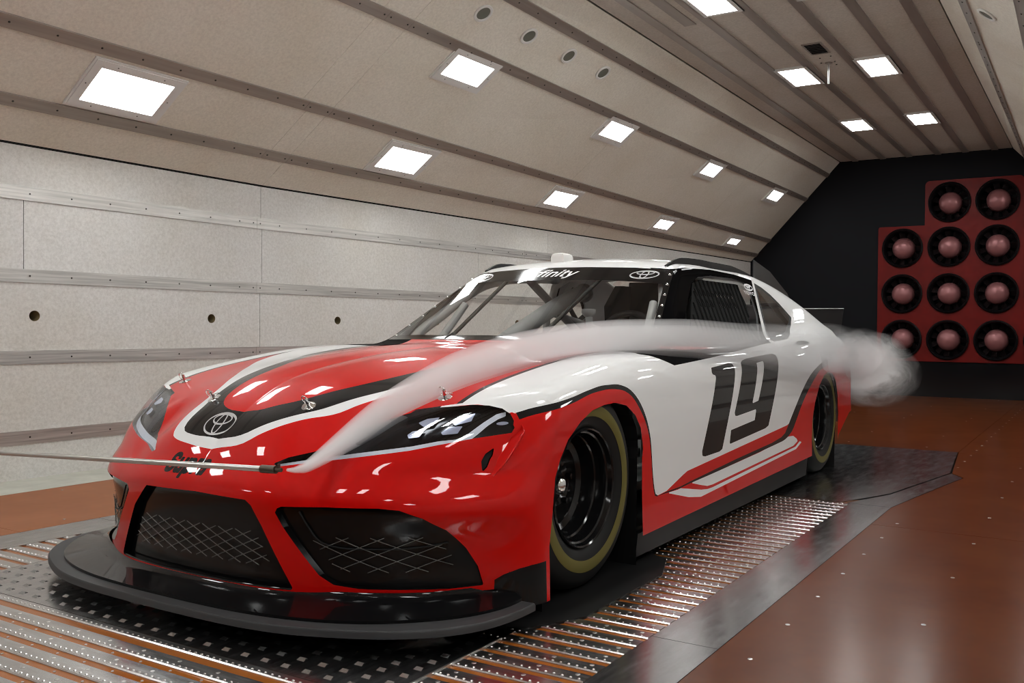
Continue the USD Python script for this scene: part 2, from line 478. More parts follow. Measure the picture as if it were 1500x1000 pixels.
# end walls
WB = struct("wall_back")
outline = [(xw(Y1) - .4, -.05), (2 * XC - xw(Y1) + .4, -.05), (2 * XC - xw(Y1) + .4, ZT + .2), (xw(Y1) - .4, ZT + .2)]
RED = sbox(-.30, .485, 2.165, 2.36).union(sbox(.32, 2.2, 1.55, 2.965).buffer(-.06).buffer(.06)).buffer(-.03).buffer(.03)
FANS = [(x, z) for z in (.785, 1.42, 2.055) for x in (.03, .635, 1.235, 1.84)] + [(.635, 2.66), (1.235, 2.66)]
part(WB, "black_panel", MB().prism(Polygon(outline).difference(RED.buffer(-.01)), (0, Y1, 0), (1, 0, 0), (0, 0, 1), (0, -1, 0), -.06, 0), "back_black", smooth=False)
holes = RED
for x, z in FANS:
    holes = holes.difference(Point(x, z).buffer(.268, 24))
part(WB, "fan_panel", MB().prism(holes, (0, Y1, 0), (1, 0, 0), (0, 0, 1), (0, -1, 0), -.05, .035), "fan_red", "red panel with a grid of round fan openings", smooth=False)
part(WB, "plinth", MB().box([-.42, Y1 - .012, 0], [2.4, Y1 + .02, .475]), "gloss_black", "glossy black panel below the fans", smooth=False)
part(WB, "backing", MB().prism(Polygon(outline), (0, Y1 + .6, 0), (1, 0, 0), (0, 0, 1), (0, -1, 0), 0, .05), "seam_black", smooth=False)
WF = struct("wall_front")
part(WF, "panel", MB().box([-3.4, Y0 - .1, 0], [3.95, Y0 - .002, ZT + .1]), "back_black", smooth=False)

def fan(x, z, label):
    t = thing("tunnel_fan", label, "fan", (x, Y1, z), group="fans of the tunnel's end wall")
    part(t, "duct", MB().lathe([(.268, -.05), (.274, .06), (.258, .075), (.240, .05), (.232, -.03), (.232, -.30), (.0, -.30)], (0, 0, 0), (0, -1, 0), 40), "fan_black")
    part(t, "hub", MB().lathe([(.150, -.16), (.150, -.06), (.145, -.01), (.126, .03), (.094, .058), (.053, .074), (0, .078)], (0, 0, 0), (0, -1, 0), 32), "fan_hub", "rounded dull pink hub")
    for k in range(11):
        a = k / 11 * 2 * math.pi
        mb = MB()
        rows = []
        for r in (.11, .17, .23):
            tw = .95 - (r - .11) * 3.2
            c = np.array([math.cos(a) * r, .10, math.sin(a) * r])
            tang = np.array([-math.sin(a), 0, math.cos(a)])
            ch = .045
            rows.append((c + tang * ch * math.cos(tw) + np.array([0, -1, 0]) * ch * math.sin(tw), c - tang * ch * math.cos(tw) - np.array([0, -1, 0]) * ch * math.sin(tw)))
        for (p, q), (p2, q2) in zip(rows, rows[1:]):
            n = np.cross(q - p, p2 - p); n /= np.linalg.norm(n)
            mb.slab([p, q, q2, p2], n, -.003, .003)
        part(t, "blade", mb, "fan_blade", smooth=False)
ROWN = {.785: "bottom row", 1.42: "second row from the bottom", 2.055: "third row from the bottom", 2.66: "top row"}
COLN = {.03: "leftmost column", .635: "second column from the left", 1.235: "third column from the left", 1.84: "rightmost column"}
for x, z in FANS:
    fan(x, z, f"black round fan with pink hub, {ROWN[z]}, {COLN[x]}")

# ---------------------------------------------------------------- light panels
def light_panel(corner, u, v, n, lit, label):
    """corner: one corner of the frame; u, v: its sides as vectors; lit: margin of the lit part."""
    corner, u, v = np.array(corner), np.array(u), np.array(v)
    lu, lv = np.linalg.norm(u), np.linalg.norm(v)
    u, v = u / lu, v / lv
    t = thing("light_panel", label, "ceiling light", group="square light panels of the tunnel")
    full = sbox(0, 0, lu, lv)
    hole = sbox(lit, lit, lu - lit, lv - lit)
    part(t, "frame", MB().prism(sbox(.012, .012, lu - .012, lv - .012).difference(hole), corner, u, v, n, -.01, .013), "fixture_white", smooth=False)
    part(t, "trim", MB().prism(full.difference(sbox(.016, .016, lu - .016, lv - .016)), corner, u, v, n, -.01, .009), "fixture_white", smooth=False)
    part(t, "diffuser", MB().prism(hole, corner, u, v, n, -.006, .006), "lamp_lit", smooth=False)
    sc = MB()
    for a, b in ((.25, 0), (.75, 0), (.25, 1), (.75, 1), (0, .5), (1, .5)):
        screws(sc, [corner + u * (lu * a if a not in (0, 1) else (lit * .55 if a == 0 else lu - lit * .55)) + v * (lv * b if b not in (0, 1) else (lit * .55 if b == 0 else lv - lit * .55)) + n * .013], n, .004, .002)
    part(t, "screws", sc, "screw_dark", kind="stuff")
def slope_light(side, low, y, L, label):
    ym = y + L / 2
    s0, s1 = (s_line(0, ym) + .022, s_line(1, ym) - .028) if low else (s_line(2, ym) - .128, s_line(2, ym) + .004)
    n = normal_in(side, ym, .5)
    n_up = slope_pt(ym, s1, side) - slope_pt(ym, s0, side)
    light_panel(slope_pt(y, s0, side) + n * .001, slope_pt(y + L, s0, side) - slope_pt(y, s0, side), n_up, n, .062, label)
LOWY = [(-4.4, .56), (-2.08, .56), (.235, .575), (2.585, .55), (4.85, .52), (7.10, .46), (9.215, .42)]
UPY = [(-4.4, .56), (-2.12, .56), (.13, .55), (2.40, .54), (4.66, .54), (6.95, .5), (9.14, .5)]
ORD = ["second upstream", "first upstream", "nearest", "second", "third", "fourth", "fifth and farthest"]
for side, sn in ((-1, "left"), (1, "right")):
    for i, (y, L) in enumerate(LOWY):
        slope_light(side, True, y, L, f"square light panel low on the {sn} sloping wall, {ORD[i]} in the lower row")
    for i, (y, L) in enumerate(UPY):
        slope_light(side, False, y, L, f"square light panel high on the {sn} sloping wall, {ORD[i]} in the upper row")
for x0, x1, sn in ((-.245, .09, "left"), (.484, .82, "right")):
    for y, L, o in ((-3.5, .66, "third upstream of the frame"), (-1.2, .66, "second upstream of the frame"), (.90, .66, "first upstream of the frame"), (3.2, .68, "nearest"), (5.53, .67, "middle"), (7.88, .64, "farthest")):
        light_panel((x0, y, ZT - .003), (x1 - x0, 0, 0), (0, L, 0), np.array([0, 0, -1.]), .045, f"square light panel in the flat ceiling, {o} of the {sn} row")

# vent and rod in the ceiling
v = thing("ceiling_vent", "small black square vent in the flat ceiling between two light panels", "vent", (.297, 5.08, ZT))
part(v, "frame", MB().prism(sbox(-.085, -.16, .085, .16).difference(sbox(-.07, -.145, .07, .145)), (0, 0, 0), (1, 0, 0), (0, 1, 0), (0, 0, -1), -.002, .01), "dull_aluminium", smooth=False)
part(v, "grille", MB().box([-.07, -.145, -.004], [.07, .145, .002]), "seam_black", smooth=False)
for k in range(6):
    part(v, "slat", MB().box([-.07, -.125 + k * .048, -.009], [.07, -.115 + k * .048, -.003]), "matte_black", smooth=False)
v = thing("ceiling_probe", "thin metal rod hanging from the flat ceiling by the vent", "rod", (.28, 5.56, ZT))
part(v, "rod", MB().tube([(0, 0, 0), (0, 0, -.06), (0, 0, -.19)], .008, 10), "steel_rod")
part(v, "mounting_plate", MB().lathe([(0, -.008), (.03, -.008), (.034, -.004), (.034, .002)], (0, 0, 0), (0, 0, 1), 20), "dull_aluminium")
sc = MB(); screws(sc, [(-.06, -.03, -.001), (.05, .08, -.001), (.06, -.02, -.001), (-.03, -.18, -.001), (.07, -.20, -.001)], (0, 0, -1), .008, .004)
part(v, "screws", sc, "screw_dark", kind="stuff")

# ---------------------------------------------------------------- floor
FL = struct("floor")
part(FL, "base_plate", MB().box([-4, Y0 - .1, -.10], [4.6, Y1 + .6, -.034]), "seam_black", smooth=False)
GAP = .006
# deck under the slats
part(FL, "slot_bed", MB().box([-1.35, -3.6, -.034], [1.36, 4.6, -.0055]), "gap_copper", "orange copper bed seen between the metal slats", smooth=False)
def plate(name, x0, y0, x1, y1, m, label=None, z=0.):
    return part(FL, name, MB().box([x0 + .0012, y0 + .0012, -.034], [x1 - .0012, y1 - .0012, z]), m, label, smooth=False)
# concrete margins and copper coloured boards
for a, b in ((Y0, -3.2), (-3.2, .9), (.9, 5.0), (5.0, Y1)):
    plate("concrete_margin", -3.1, a, -2.5, b, "concrete")
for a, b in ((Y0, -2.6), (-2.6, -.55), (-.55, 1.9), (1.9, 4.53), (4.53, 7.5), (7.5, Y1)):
    plate("floor_board", -2.5, a, -1.56, b, "floor_pale_copper", "paler matte copper board")
for a, b in ((Y0, -2.9), (-2.9, -.66), (-.66, 1.62), (1.62, 4.2), (4.2, 6.9), (6.9, Y1)):
    plate("floor_board", 2.74, a, 3.5, b, "floor_copper")
R = sbox(1.557, Y0, 2.74, Y1)
notch = Polygon([(1.55, 2.05), (1.69, 2.95), (1.75, 3.30), (1.66, 3.46), (1.56, 4.52), (1.5, 4.52), (1.5, 2.0)])
R = R.difference(notch.buffer(.001))
for a, b in ((Y0, -2.7), (-2.7, -.62), (-.62, 1.62), (1.62, 4.53), (4.53, 7.3), (7.3, Y1)):
    part(FL, "floor_board", MB().prism(R.intersection(sbox(1, a + .001, 3, b - .001)).buffer(-.0006), (0, 0, 0), (1, 0, 0), (0, 1, 0), (0, 0, 1), -.034, 0), "floor_copper", smooth=False)
for a, b in ((4.56, 7.3), (7.3, Y1)):
    for x0, x1 in ((-1.56, -.2), (-.2, 1.556)):
        plate("floor_board", x0, a, x1, b, "floor_copper")
# galvanised strips either side of the slats
for a, b in ((-3.6, -2.6), (-2.6, -.313), (-.313, 2.09)):
    plate("edge_plate", 1.347, a, 1.556, b, "galvanised")
for a, b in ((-3.6, -2.3), (-2.3, -.2), (-.2, 2.09), (2.09, 4.56)):
    plate("edge_plate", -1.558, a, -1.318, b, "galvanised")
# the plates round the rear wheels
G = Polygon([(-1.316, 2.10), (1.30, 2.10), (1.468, 2.485), (1.648, 3.46), (1.553, 4.555), (-1.316, 4.555)])
rest = Polygon([(1.348, 2.092), (1.556, 2.092), (1.685, 2.95), (1.745, 3.295), (1.656, 3.45), (1.478, 2.475), (1.33, 2.10)])
holes = G.difference(sbox(-.95, 2.55, .62, 4.3).buffer(.0))
for lo, hi in ((-2, .66), (.66, 1.02), (1.02, 3)):
    q = G.intersection(sbox(lo + .001, 0, hi - .001, 9)).buffer(-.001)
    part(FL, "floor_plate", MB().prism(q, (0, 0, 0), (1, 0, 0), (0, 1, 0), (0, 0, 1), -.034, 0), "galvanised", smooth=False)
part(FL, "floor_plate", MB().prism(rest.buffer(-.001), (0, 0, 0), (1, 0, 0), (0, 1, 0), (0, 0, 1), -.034, 0), "galvanised", smooth=False)
# slats: right of the car, left of the car, across the front
PIT = .0765
def slat(x0, x1, y, w=.047):
    sx = np.arange(x0 + .012, x1 - .005, .0255)
    mb = MB()
    sec = [(y - w / 2, -.012), (y - w / 2, -.003), (y - w / 2 + .0035, 0), (y + w / 2, 0), (y + w / 2, -.012)]
    poly = Polygon(sec)
    mb.prism(poly, (x0, 0, 0), (0, 1, 0), (0, 0, 1), (1, 0, 0), 0, x1 - x0)
    return part(FL, "slat", mb, "slat_metal", smooth=False), [(x, y - w / 2 + .0105, 0) for x in sx]
bead = MB()
gapscrew = MB()
def bumps(mb, pts, r=.0042, h=.0026):
    for p in pts:
        mb.lathe([(0, h), (r * .7, h * .75), (r, 0)], p, (0, 0, 1), 6)
y = 2.06
while y > -1.06:
    _, p = slat(.985 if y < -.55 else .90, 1.345, y)
    bumps(bead, p)
    screws(gapscrew, [(1.03, y + .012, 0), (1.19, y + .012, 0), (1.31, y + .012, 0)], (0, 0, 1), .007, .0015)
    y -= PIT
y = -.33
while y > -1.06:
    _, p = slat(-1.316, -1.0, y)
    bumps(bead, p)
    y -= PIT
_, p = slat(-1.316, 1.345, -1.092, .03)
bumps(bead, p)
y = -1.092 - .0775
while y > -2.3:
    _, p = slat(-1.316, 1.345, y, .05)
    bumps(bead, p)
    screws(gapscrew, [(x, y - .039, -.0055) for x in np.arange(-1.25, 1.3, .125)], (0, 0, 1), .004, .002)
    screws(gapscrew, [(x, y + .008, 0) for x in np.arange(-1.2, 1.3, .155)], (0, 0, 1), .006, .0012)
    y -= .0805
part(FL, "rivets", bead, "screw_bright", "rows of bright beads along the slats", kind="stuff")
part(FL, "slot_screws", gapscrew, "steel_rod", "small screws on slats and in the slots", kind="stuff")
# louvred plate under the nose
for x0, x1 in ((-.998, -.35), (-.35, .33), (.33, .982)):
    plate("louvre_plate", x0, -1.075, x1, -.30, "galvanised")
part(FL, "plate_edge", MB().box([.978, -1.075, -.01], [.984, -.56, .003]), "steel_rod", "bright edge of the louvred plate", smooth=False)
tabs, slots = MB(), MB()
row = 0
for j, yy in enumerate(np.arange(-1.035, -.42, .056)):
    for xx in np.arange(-.95, .96, .0785):
        w, d, h = .028, .0115, .0055
        tabs.add([(xx - w / 2, yy - d, 0), (xx + w / 2, yy - d, 0), (xx + w / 2 - .003, yy, h), (xx - w / 2 + .003, yy, h)], [[0, 2, 1], [0, 3, 2], [0, 1, 2], [0, 2, 3]])
        slots.box([xx - w / 2 + .003, yy + .0005, -.002], [xx + w / 2 - .008, yy + .010, .0006])
part(FL, "louvres", tabs, "slat_metal", "rows of small raised louvre tabs", kind="stuff", smooth=False)
part(FL, "louvre_slots", slots, "seam_black", "dark slots under the louvre tabs", kind="stuff", smooth=False)
# under the car: plain dark plate, and the wheel pad with its rounded end
plate("under_plate", -.998, -.298, .60, 2.098, "matte_black")
plate("under_plate", -1.316, -.298, -1.0, 2.098, "matte_black")
pad = sbox(.602, -.40, .90, .62).union(Polygon([(.8, -.50), (.985, -.44), (1.075, -.26), (1.075, .30), (1.0, .50), (.8, .62)]).buffer(.02))
part(FL, "wheel_pad", MB().prism(pad, (0, 0, 0), (1, 0, 0), (0, 1, 0), (0, 0, 1), -.034, .003), "matte_black", "matte black pad under the front wheel", smooth=False)
plate("under_plate", .602, .622, .90, 2.098, "matte_black")
# screws in the copper boards
sc = MB()
for x in (1.66, 2.02, 2.36, 2.70, 2.78, 3.1):
    for yy in np.arange(-2.4 + (x * 7 % .2), 10.2, .34 if x < 1.7 else .62):
        sc_ok = not (x < 1.8 and 2.0 < yy < 3.6)
        if sc_ok:
            screws(sc, [(x, yy, 0)], (0, 0, 1), .008, .0018)
for x in (-1.66, -2.4):
    for yy in np.arange(-2.4, 10.2, .42):
        screws(sc, [(x, yy, 0)], (0, 0, 1), .007, .0018)
for x in (-1.1, -.5, .1, .7, 1.3):
    for yy in (4.75, 5.6, 7.1, 7.5, 8.8, 10.3):
        screws(sc, [(x, yy, 0)], (0, 0, 1), .008, .0018)
part(FL, "board_screws", sc, "screw_bright", "bright screw heads in the copper floor boards", kind="stuff")
# ---------------------------------------------------------------- car body surface
def _tab(xs, ys, rows):
    return RectBivariateSpline(np.array(xs), np.array(ys), np.array(rows), kx=min(3, len(xs) - 1), ky=3, s=0)
HY_ = [-1.1, -.9, -.8, -.7, -.6, -.5, -.4, -.2, 0, .3, .6, 1.0, 1.6, 2.2, 2.6, 3.0, 3.4, 3.7, 4.1]
H_TAB = _tab([0, .28, .55, .8, 1.02], HY_, [
    [.20, .405, .505, .590, .655, .704, .735, .772, .796, .818, .832, .825, .82, .83, .85, .885, .905, .900, .89],
    [.18, .390, .490, .575, .640, .692, .726, .768, .793, .817, .830, .825, .82, .83, .85, .885, .905, .900, .89],
    [.12, .320, .415, .505, .585, .645, .686, .735, .765, .797, .813, .815, .82, .83, .855, .890, .907, .900, .89],
    [.08, .270, .365, .455, .545, .620, .668, .722, .757, .797, .812, .812, .815, .835, .868, .903, .912, .900, .885],
    [.04, .210, .300, .390, .480, .560, .610, .672, .710, .752, .768, .770, .775, .790, .820, .858, .868, .855, .84]])
S_TAB = CubicSpline([0, .1, .25, .4, .55, .65, .75, .85, 1.0], [.986, .984, .979, .976, .973, .966, .946, .902, .80])
F0_TAB = CubicSpline([0, .1, .25, .36, .405, .44, .465, .49, .54, .62, .8], [-.862, -.868, -.872, -.872, -.866, -.848, -.832, -.822, -.795, -.735, -.6])
R_TAB = CubicSpline([.6, 1.1, 1.35, 1.6, 1.95, 2.3, 2.6, 3.0, 3.3, 3.6, 3.8, 4.2], [1.15, 1.215, 1.250, 1.280, 1.303, 1.299, 1.279, 1.217, 1.137, 1.035, .965, .80])
def smax(a, b, k):
    h = np.maximum(k - np.abs(a - b), 0) / k
    return np.maximum(a, b) + h * h * k / 4
def smin(a, b, k):
    return -smax(-a, -b, k)
def low_body(x, y, z):
    ax = np.abs(x)
    axc = np.minimum(ax, 1.02)
    dip = .020 * np.exp(-((ax - .385) / .085) ** 2 - ((y + .70) / .13) ** 2)
    top = (z - H_TAB.ev(axc, np.clip(y, -1.1, 4.1)) + dip) * .85
    side = ax - S_TAB(np.clip(z, 0, 1.0)) + np.maximum(y - 3.2, 0) * .06
    ledge = .030 * np.clip((ax - .45) / .35, 0, 1) * np.exp(-((z - .355) / .062) ** 2)
    front = (F0_TAB(np.clip(z, 0, .8)) + .45 * (ax / .95) ** 2.8 - ledge - y) * .85
    back = y - 3.82 - np.abs(z - .45) * .12
    g = smax(top, side, .09)
    g = smax(g, front, .05)
    return smax(g, back, .04)
def top_house(x, y, z):
    ax = np.abs(x)
    roof = z - (R_TAB(np.clip(y, .6, 4.2)) - .036 * (ax / .6) ** 2)
    t = np.clip((z - .832) / .378, -.6, 1.4)
    wind = (.65 + .66 * t + (.42 + .0 * t) * ax ** 2 - y) * .5
    side = (ax - (.825 - .52 * np.maximum(z - .82, -.02) + .03 * np.clip((y - 2.2) / 1.2, 0, 1))) * .88
    g = smax(roof, side, .055)
    g = smax(g, wind, .035)
    return np.maximum(smax(g, y - 3.75, .05), .70 - z)
def body(x, y, z):
    return smin(low_body(x, y, z), top_house(x, y, z), .045)
def body_grad(p, e=4e-4):
    x, y, z = p.T
    g = np.stack([body(x + e, y, z) - body(x - e, y, z), body(x, y + e, z) - body(x, y - e, z), body(x, y, z + e) - body(x, y, z - e)], 1)
    return g / np.maximum(np.linalg.norm(g, axis=1, keepdims=True), 1e-12)
def shell_grid(o, dirs, bottom):
    """Where rays from o (n,3) along dirs (n,m,3) leave the body, resampled evenly along each profile and cut at z = bottom (n)."""
    n, m = dirs.shape[:2]
    lo, hi = np.full((n, m), .02), np.full((n, m), 2.2)
    O = o[:, None, :]
    for _ in range(26):
        mid = (lo + hi) / 2
        P = O + dirs * mid[..., None]
        inside = body(P[..., 0].ravel(), P[..., 1].ravel(), P[..., 2].ravel()).reshape(n, m) < 0
        lo, hi = np.where(inside, mid, lo), np.where(inside, hi, mid)
    return O + dirs * ((lo + hi) / 2)[..., None]
def resample(P, bottom, count):
    out = []
    for prof, zb in zip(P, bottom):
        d = np.concatenate([[0], np.cumsum(np.linalg.norm(np.diff(prof, axis=0), axis=1))])
        below = np.nonzero(prof[:, 2] < zb)[0]
        end = d[-1]
        if len(below):
            k = below[0]
            t = (prof[k - 1, 2] - zb) / (prof[k - 1, 2] - prof[k, 2])
            end = d[k - 1] + t * (d[k] - d[k - 1])
        s = np.linspace(0, end, count)
        out.append(np.stack([np.interp(s, d, prof[:, c]) for c in range(3)], 1))
    return np.array(out)
def build_shell(ds=.011):
    YC, ZC = -.10, .42
    phi = np.radians(np.linspace(90, -72, 520))
    ys = np.append(np.arange(YC, 3.79, ds), 3.80)
    count = 185
    def zb(y):
        return np.interp(y, [-2, .30, .34, .37, 2.66, 3.28, 3.32, 3.72, 4], [.045, .045, .119, .119, .152, .152, .21, .33, .36])
    o = np.stack([0 * ys, ys, 0 * ys + ZC], 1)
    d = np.broadcast_to(np.stack([np.cos(phi), 0 * phi, np.sin(phi)], 1), (len(ys), len(phi), 3))
    mid = resample(shell_grid(o, d, None), zb(ys), count)
    al = np.radians(np.linspace(0, 90, 165))
    d2 = np.stack([np.outer(np.cos(al), np.cos(phi)), -np.outer(np.sin(al), np.cos(phi)), np.broadcast_to(np.sin(phi), (len(al), len(phi)))], -1)
    o2 = np.broadcast_to([0, YC, ZC], (len(al), 3))
    fan_ = resample(shell_grid(o2, d2, None), zb(np.full(len(al), -.5)), count)
    V, F, n = [], [], 0
    for G, rev in ((mid, False), (fan_[::-1], False)):
        a, b = G.shape[:2]
        V.append(G.reshape(-1, 3))
        i = np.arange(a * b).reshape(a, b)
        q = np.stack([i[:-1, :-1], i[:-1, 1:], i[1:, 1:], i[1:, :-1]], -1).reshape(-1, 4) + n
        F += [q[:, [0, 1, 2]], q[:, [0, 2, 3]]]
        n += a * b
    V, F = np.vstack(V), np.vstack(F)
    N = body_grad(V)
    T = V[F]
    face = np.cross(T[:, 1] - T[:, 0], T[:, 2] - T[:, 0])
    ok = np.linalg.norm(face, axis=1) > 1e-10
    F, face = F[ok], face[ok]
    flip = (face * N[F].sum(1)).sum(1) < 0
    F[flip] = F[flip][:, ::-1]
    mirror = np.array([-1, 1, 1])
    return Piece(np.vstack([V, V * mirror]), np.vstack([N, N * mirror]), np.vstack([F, F[:, ::-1] + len(V)]))

def rim(pc, shift):
    """The wall between a cut edge and the same edge moved by shift."""
    e = np.vstack([pc.F[:, [0, 1]], pc.F[:, [1, 2]], pc.F[:, [2, 0]]])
    key = np.round(pc.V / 1e-6).astype(np.int64)
    _, ids = np.unique(key, axis=0, return_inverse=True)
    ids = ids.ravel()
    k = np.sort(ids[e], 1)
    _, first, cnt = np.unique(k, axis=0, return_index=True, return_counts=True)
    b = e[first[cnt == 1]]
    a, c = pc.V[b[:, 0]], pc.V[b[:, 1]]
    n = len(b)
    v = np.vstack([a, c, c + shift, a + shift])
    i = np.arange(n)
    return v, np.vstack([np.stack([i, i + n, i + 2 * n], 1), np.stack([i, i + 2 * n, i + 3 * n], 1)])
def moved(pc, shift):
    return Piece(pc.V + shift, pc.N, pc.F)
def front_y(x, z):
    """Where the nose's skin is, seen from the front at (x, z)."""
    x, z = np.asarray(x, float), np.asarray(z, float)
    lo, hi = np.full(x.shape, -1.4), np.full(x.shape, .3)
    for _ in range(30):
        m = (lo + hi) / 2
        ins = body(x, m, z) < 0
        lo, hi = np.where(ins, lo, m), np.where(ins, m, hi)
    return hi
def side_x(y, z):
    y, z = np.asarray(y, float), np.asarray(z, float)
    lo, hi = np.full(y.shape, .2), np.full(y.shape, 1.2)
    for _ in range(30):
        m = (lo + hi) / 2
        ins = body(m, y, z) < 0
        lo, hi = np.where(ins, m, lo), np.where(ins, hi, m)
    return hi
def top_z(x, y):
    x, y = np.asarray(x, float), np.asarray(y, float)
    lo, hi = np.full(x.shape, .3), np.full(x.shape, 1.6)
    for _ in range(30):
        m = (lo + hi) / 2
        ins = body(x, y, m) < 0
        lo, hi = np.where(ins, m, lo), np.where(ins, hi, m)
    return hi
def lettering(text, height, slant=0., bold=False):
    """The flat outline of a word, reading along +u, capitals about height tall."""
    m = meshkit.text_mesh(text, height, bold=bold)
    low = np.abs(m.triangles[:, :, 2]).max(1) < 1e-6
    g = shapely.union_all(shapely.polygons(m.triangles[low][:, :, :2]))
    return shapely.affinity.affine_transform(g, [1, slant, 0, 1, 0, 0])
def ellipse(cx, cy, a, b, w=None):
    t = np.linspace(0, 2 * math.pi, 49)[:-1]
    e = Polygon(np.stack([cx + a * np.cos(t), cy + b * np.sin(t)], 1))
    return e if w is None else e.difference(Polygon(np.stack([cx + (a - w) * np.cos(t), cy + (b - w) * np.sin(t)], 1)))
def emblem(cx, cy, a, b, w, skew=0.):
    """An oval badge: a wide ring holding an upright and a flat ring."""
    g = shapely.union_all([ellipse(cx, cy, a, b, w), ellipse(cx, cy + b * .40, a * .62, b * .50, w * .9), ellipse(cx, cy + b * .02, a * .27, b * .93, w * .9)])
    return shapely.affinity.affine_transform(g, [1, skew, 0, 1, -skew * cy, 0])
def poly(*p):
    return Polygon(p).buffer(0)
def soft(pts, r=.004):
    return Polygon(pts).buffer(0).buffer(-r).buffer(2 * r).buffer(-r)

CAR = thing("race_car", "red white and black stock race car numbered 19 standing on the wind tunnel floor", "race car")
shell = build_shell()
L = lambda c: c[:, 0] > 0
ARCH_F = [(-.3, -.1), (-.298, .214), (-.278, .306), (-.259, .426), (-.227, .483), (-.176, .54), (-.092, .591), (-.008, .623), (.081, .636), (.163, .638), (.25, .622), (.318, .581), (.36, .531), (.374, .478), (.378, .451), (.371, .41), (.369, .30), (.369, -.1)]
ARCH_R = [(2.665, -.1), (2.668, .1), (2.673, .251), (2.69, .369), (2.751, .471), (2.853, .566), (2.965, .622), (3.07, .640), (3.17, .629), (3.255, .577), (3.303, .484), (3.327, .365), (3.305, .24), (3.29, -.1)]
for arch in (ARCH_F, ARCH_R):
    _, shell = split(shell, (1, 2), Polygon(arch), lambda c: (np.abs(c[:, 0]) > .6) & (c[:, 2] < .7))
_, shell = split(shell, (0, 2), sbox(-.905, -.2, .905, .112), lambda c: c[:, 1] < -.33)

# windshield, windows
WS = poly((-.772, .836), (-.5, .842), (0, .846), (.5, .842), (.772, .836), (.612, 1.196), (.572, 1.204), (.423, 1.214), (.2, 1.2195), (0, 1.221), (-.2, 1.2195), (-.423, 1.214), (-.572, 1.204), (-.612, 1.196))
wind, shell = split(shell, (0, 2), WS, lambda c: (c[:, 1] < 1.7) & (c[:, 1] > .5) & (np.abs(c[:, 0]) < .80))
SIDE_BLACK = poly((.557, .803), (.618, .796), (.682, .777), (.756, .753), (1.198, .773), (1.692, .799), (2.123, .825), (2.26, .831), (2.545, 1.203), (2.297, 1.225), (1.944, 1.232), (1.574, 1.220), (1.456, 1.206), (1.30, 1.24), (.5, .95))
black, shell = split(shell, (1, 2), SIDE_BLACK, lambda c: (np.abs(c[:, 0]) > .50) & (c[:, 1] > .5) & (c[:, 1] < 2.7) & (c[:, 2] > .7))
WIN = soft([(1.10, .845), (1.254, .944), (1.455, 1.074), (1.58, 1.145), (1.70, 1.178), (1.9, 1.196), (2.219, 1.199), (2.40, 1.185), (2.425, 1.12), (2.367, .995), (2.20, .848), (2.0, .835), (1.3, .828)], .02)
_, black = split(black, (1, 2), WIN)
RED_LINE = poly((.80, .826), (1.02, .812), (1.44, .813), (1.30, .8225), (1.0, .829))
red_line, black = split(black, (1, 2), RED_LINE, L)
part(CAR, "window_surround", black, "pillar_black", "black painted pillars and window surround")
part(CAR, "beltline_stripe", red_line, "red_paint", "thin red stripe below the side window")
QUARTER = soft([(2.565, 1.188), (2.66, 1.165), (2.76, 1.125), (2.85, 1.07), (2.955, .985), (2.87, .935), (2.70, .878), (2.55, .850), (2.315, .838)], .008)
quarter, shell = split(shell, (1, 2), QUARTER, lambda c: (np.abs(c[:, 0]) > .5) & (c[:, 1] > 2))
qin = QUARTER.buffer(-.022)
for s_ in (1, -1):
    q = quarter.sub(quarter.centers()[:, 0] * s_ > 0)
    g, fr = split(q, (1, 2), qin)
    w = part(CAR, "quarter_window", g, "windshield_glass")
    part(w, "frame", fr, "matte_black")
rear, shell = split(shell, (0, 1), poly((-.50, 2.78), (.50, 2.78), (.60, 3.44), (-.60, 3.44)), lambda c: (c[:, 1] > 2.7) & (c[:, 2] > .9))
part(CAR, "rear_window", rear, "windshield_glass", "clear rear window")

# windshield dressing
STRIP_LO = [(-.80, 1.10), (-.573, 1.150), (-.262, 1.149), (.093, 1.148), (.298, 1.146), (.542, 1.133), (.8, 1.10)]
band, glass = split(wind, (0, 2), Polygon(STRIP_LO + [(.8, 1.4), (-.8, 1.4)]))
edge, glass = split(glass, (0, 2), WS.difference(WS.buffer(-.022)))
edge2, band = split(band, (0, 2), WS.difference(WS.buffer(-.004)))
word = shapely.affinity.scale(lettering("xfinity", .036, .30, True), 1.95, 1, origin=(0, 0))
word = shapely.affinity.translate(word, .158 - word.bounds[2], 1.169)
wpiece, band = split(band, (0, 2), word)
em = []
for cx, cz, sk in ((.497, 1.175, 0), (-.482, 1.178, 0)):
    e, band = split(band, (0, 2), emblem(cx, cz, .068, .0235, .0065, sk))
    em.append(e)
ws = part(CAR, "windshield", glass, "windshield_glass", "clear windshield")
part(ws, "sun_strip", band.plus(edge2), "gloss_trim", "black band across the top of the windshield")
part(ws, "edge_band", edge, "gloss_trim", "black band along the windshield's edge")
part(ws, "lettering", wpiece, "white_print", "white slanted word on the windshield's top band")
for e in em:
    part(ws, "emblem", e, "silver_print", "oval three-ring emblem on the windshield's top band")
for s_ in (1, -1):                                                  # screws down the edges of the glass
    for t in np.linspace(.06, .94, 7):
        x, z = s_ * (.772 + (.612 - .772) * t - .010), .836 + (1.196 - .836) * t
        p = np.array([x, front_y2 := float(front_y(np.array([x]), np.array([z]))[0]) if False else 0, z])
        lo, hi = .4, 1.8
        for _ in range(30):
            m_ = (lo + hi) / 2
            if body(np.array([x]), np.array([m_]), np.array([z]))[0] < 0: hi = m_
            else: lo = m_
        p = np.array([x, hi, z])
        part(ws, "screw", MB().lathe([(0, .005), (.006, .004), (.0085, 0), (.0085, -.004)], p, body_grad(p[None])[0], 10), "chrome")

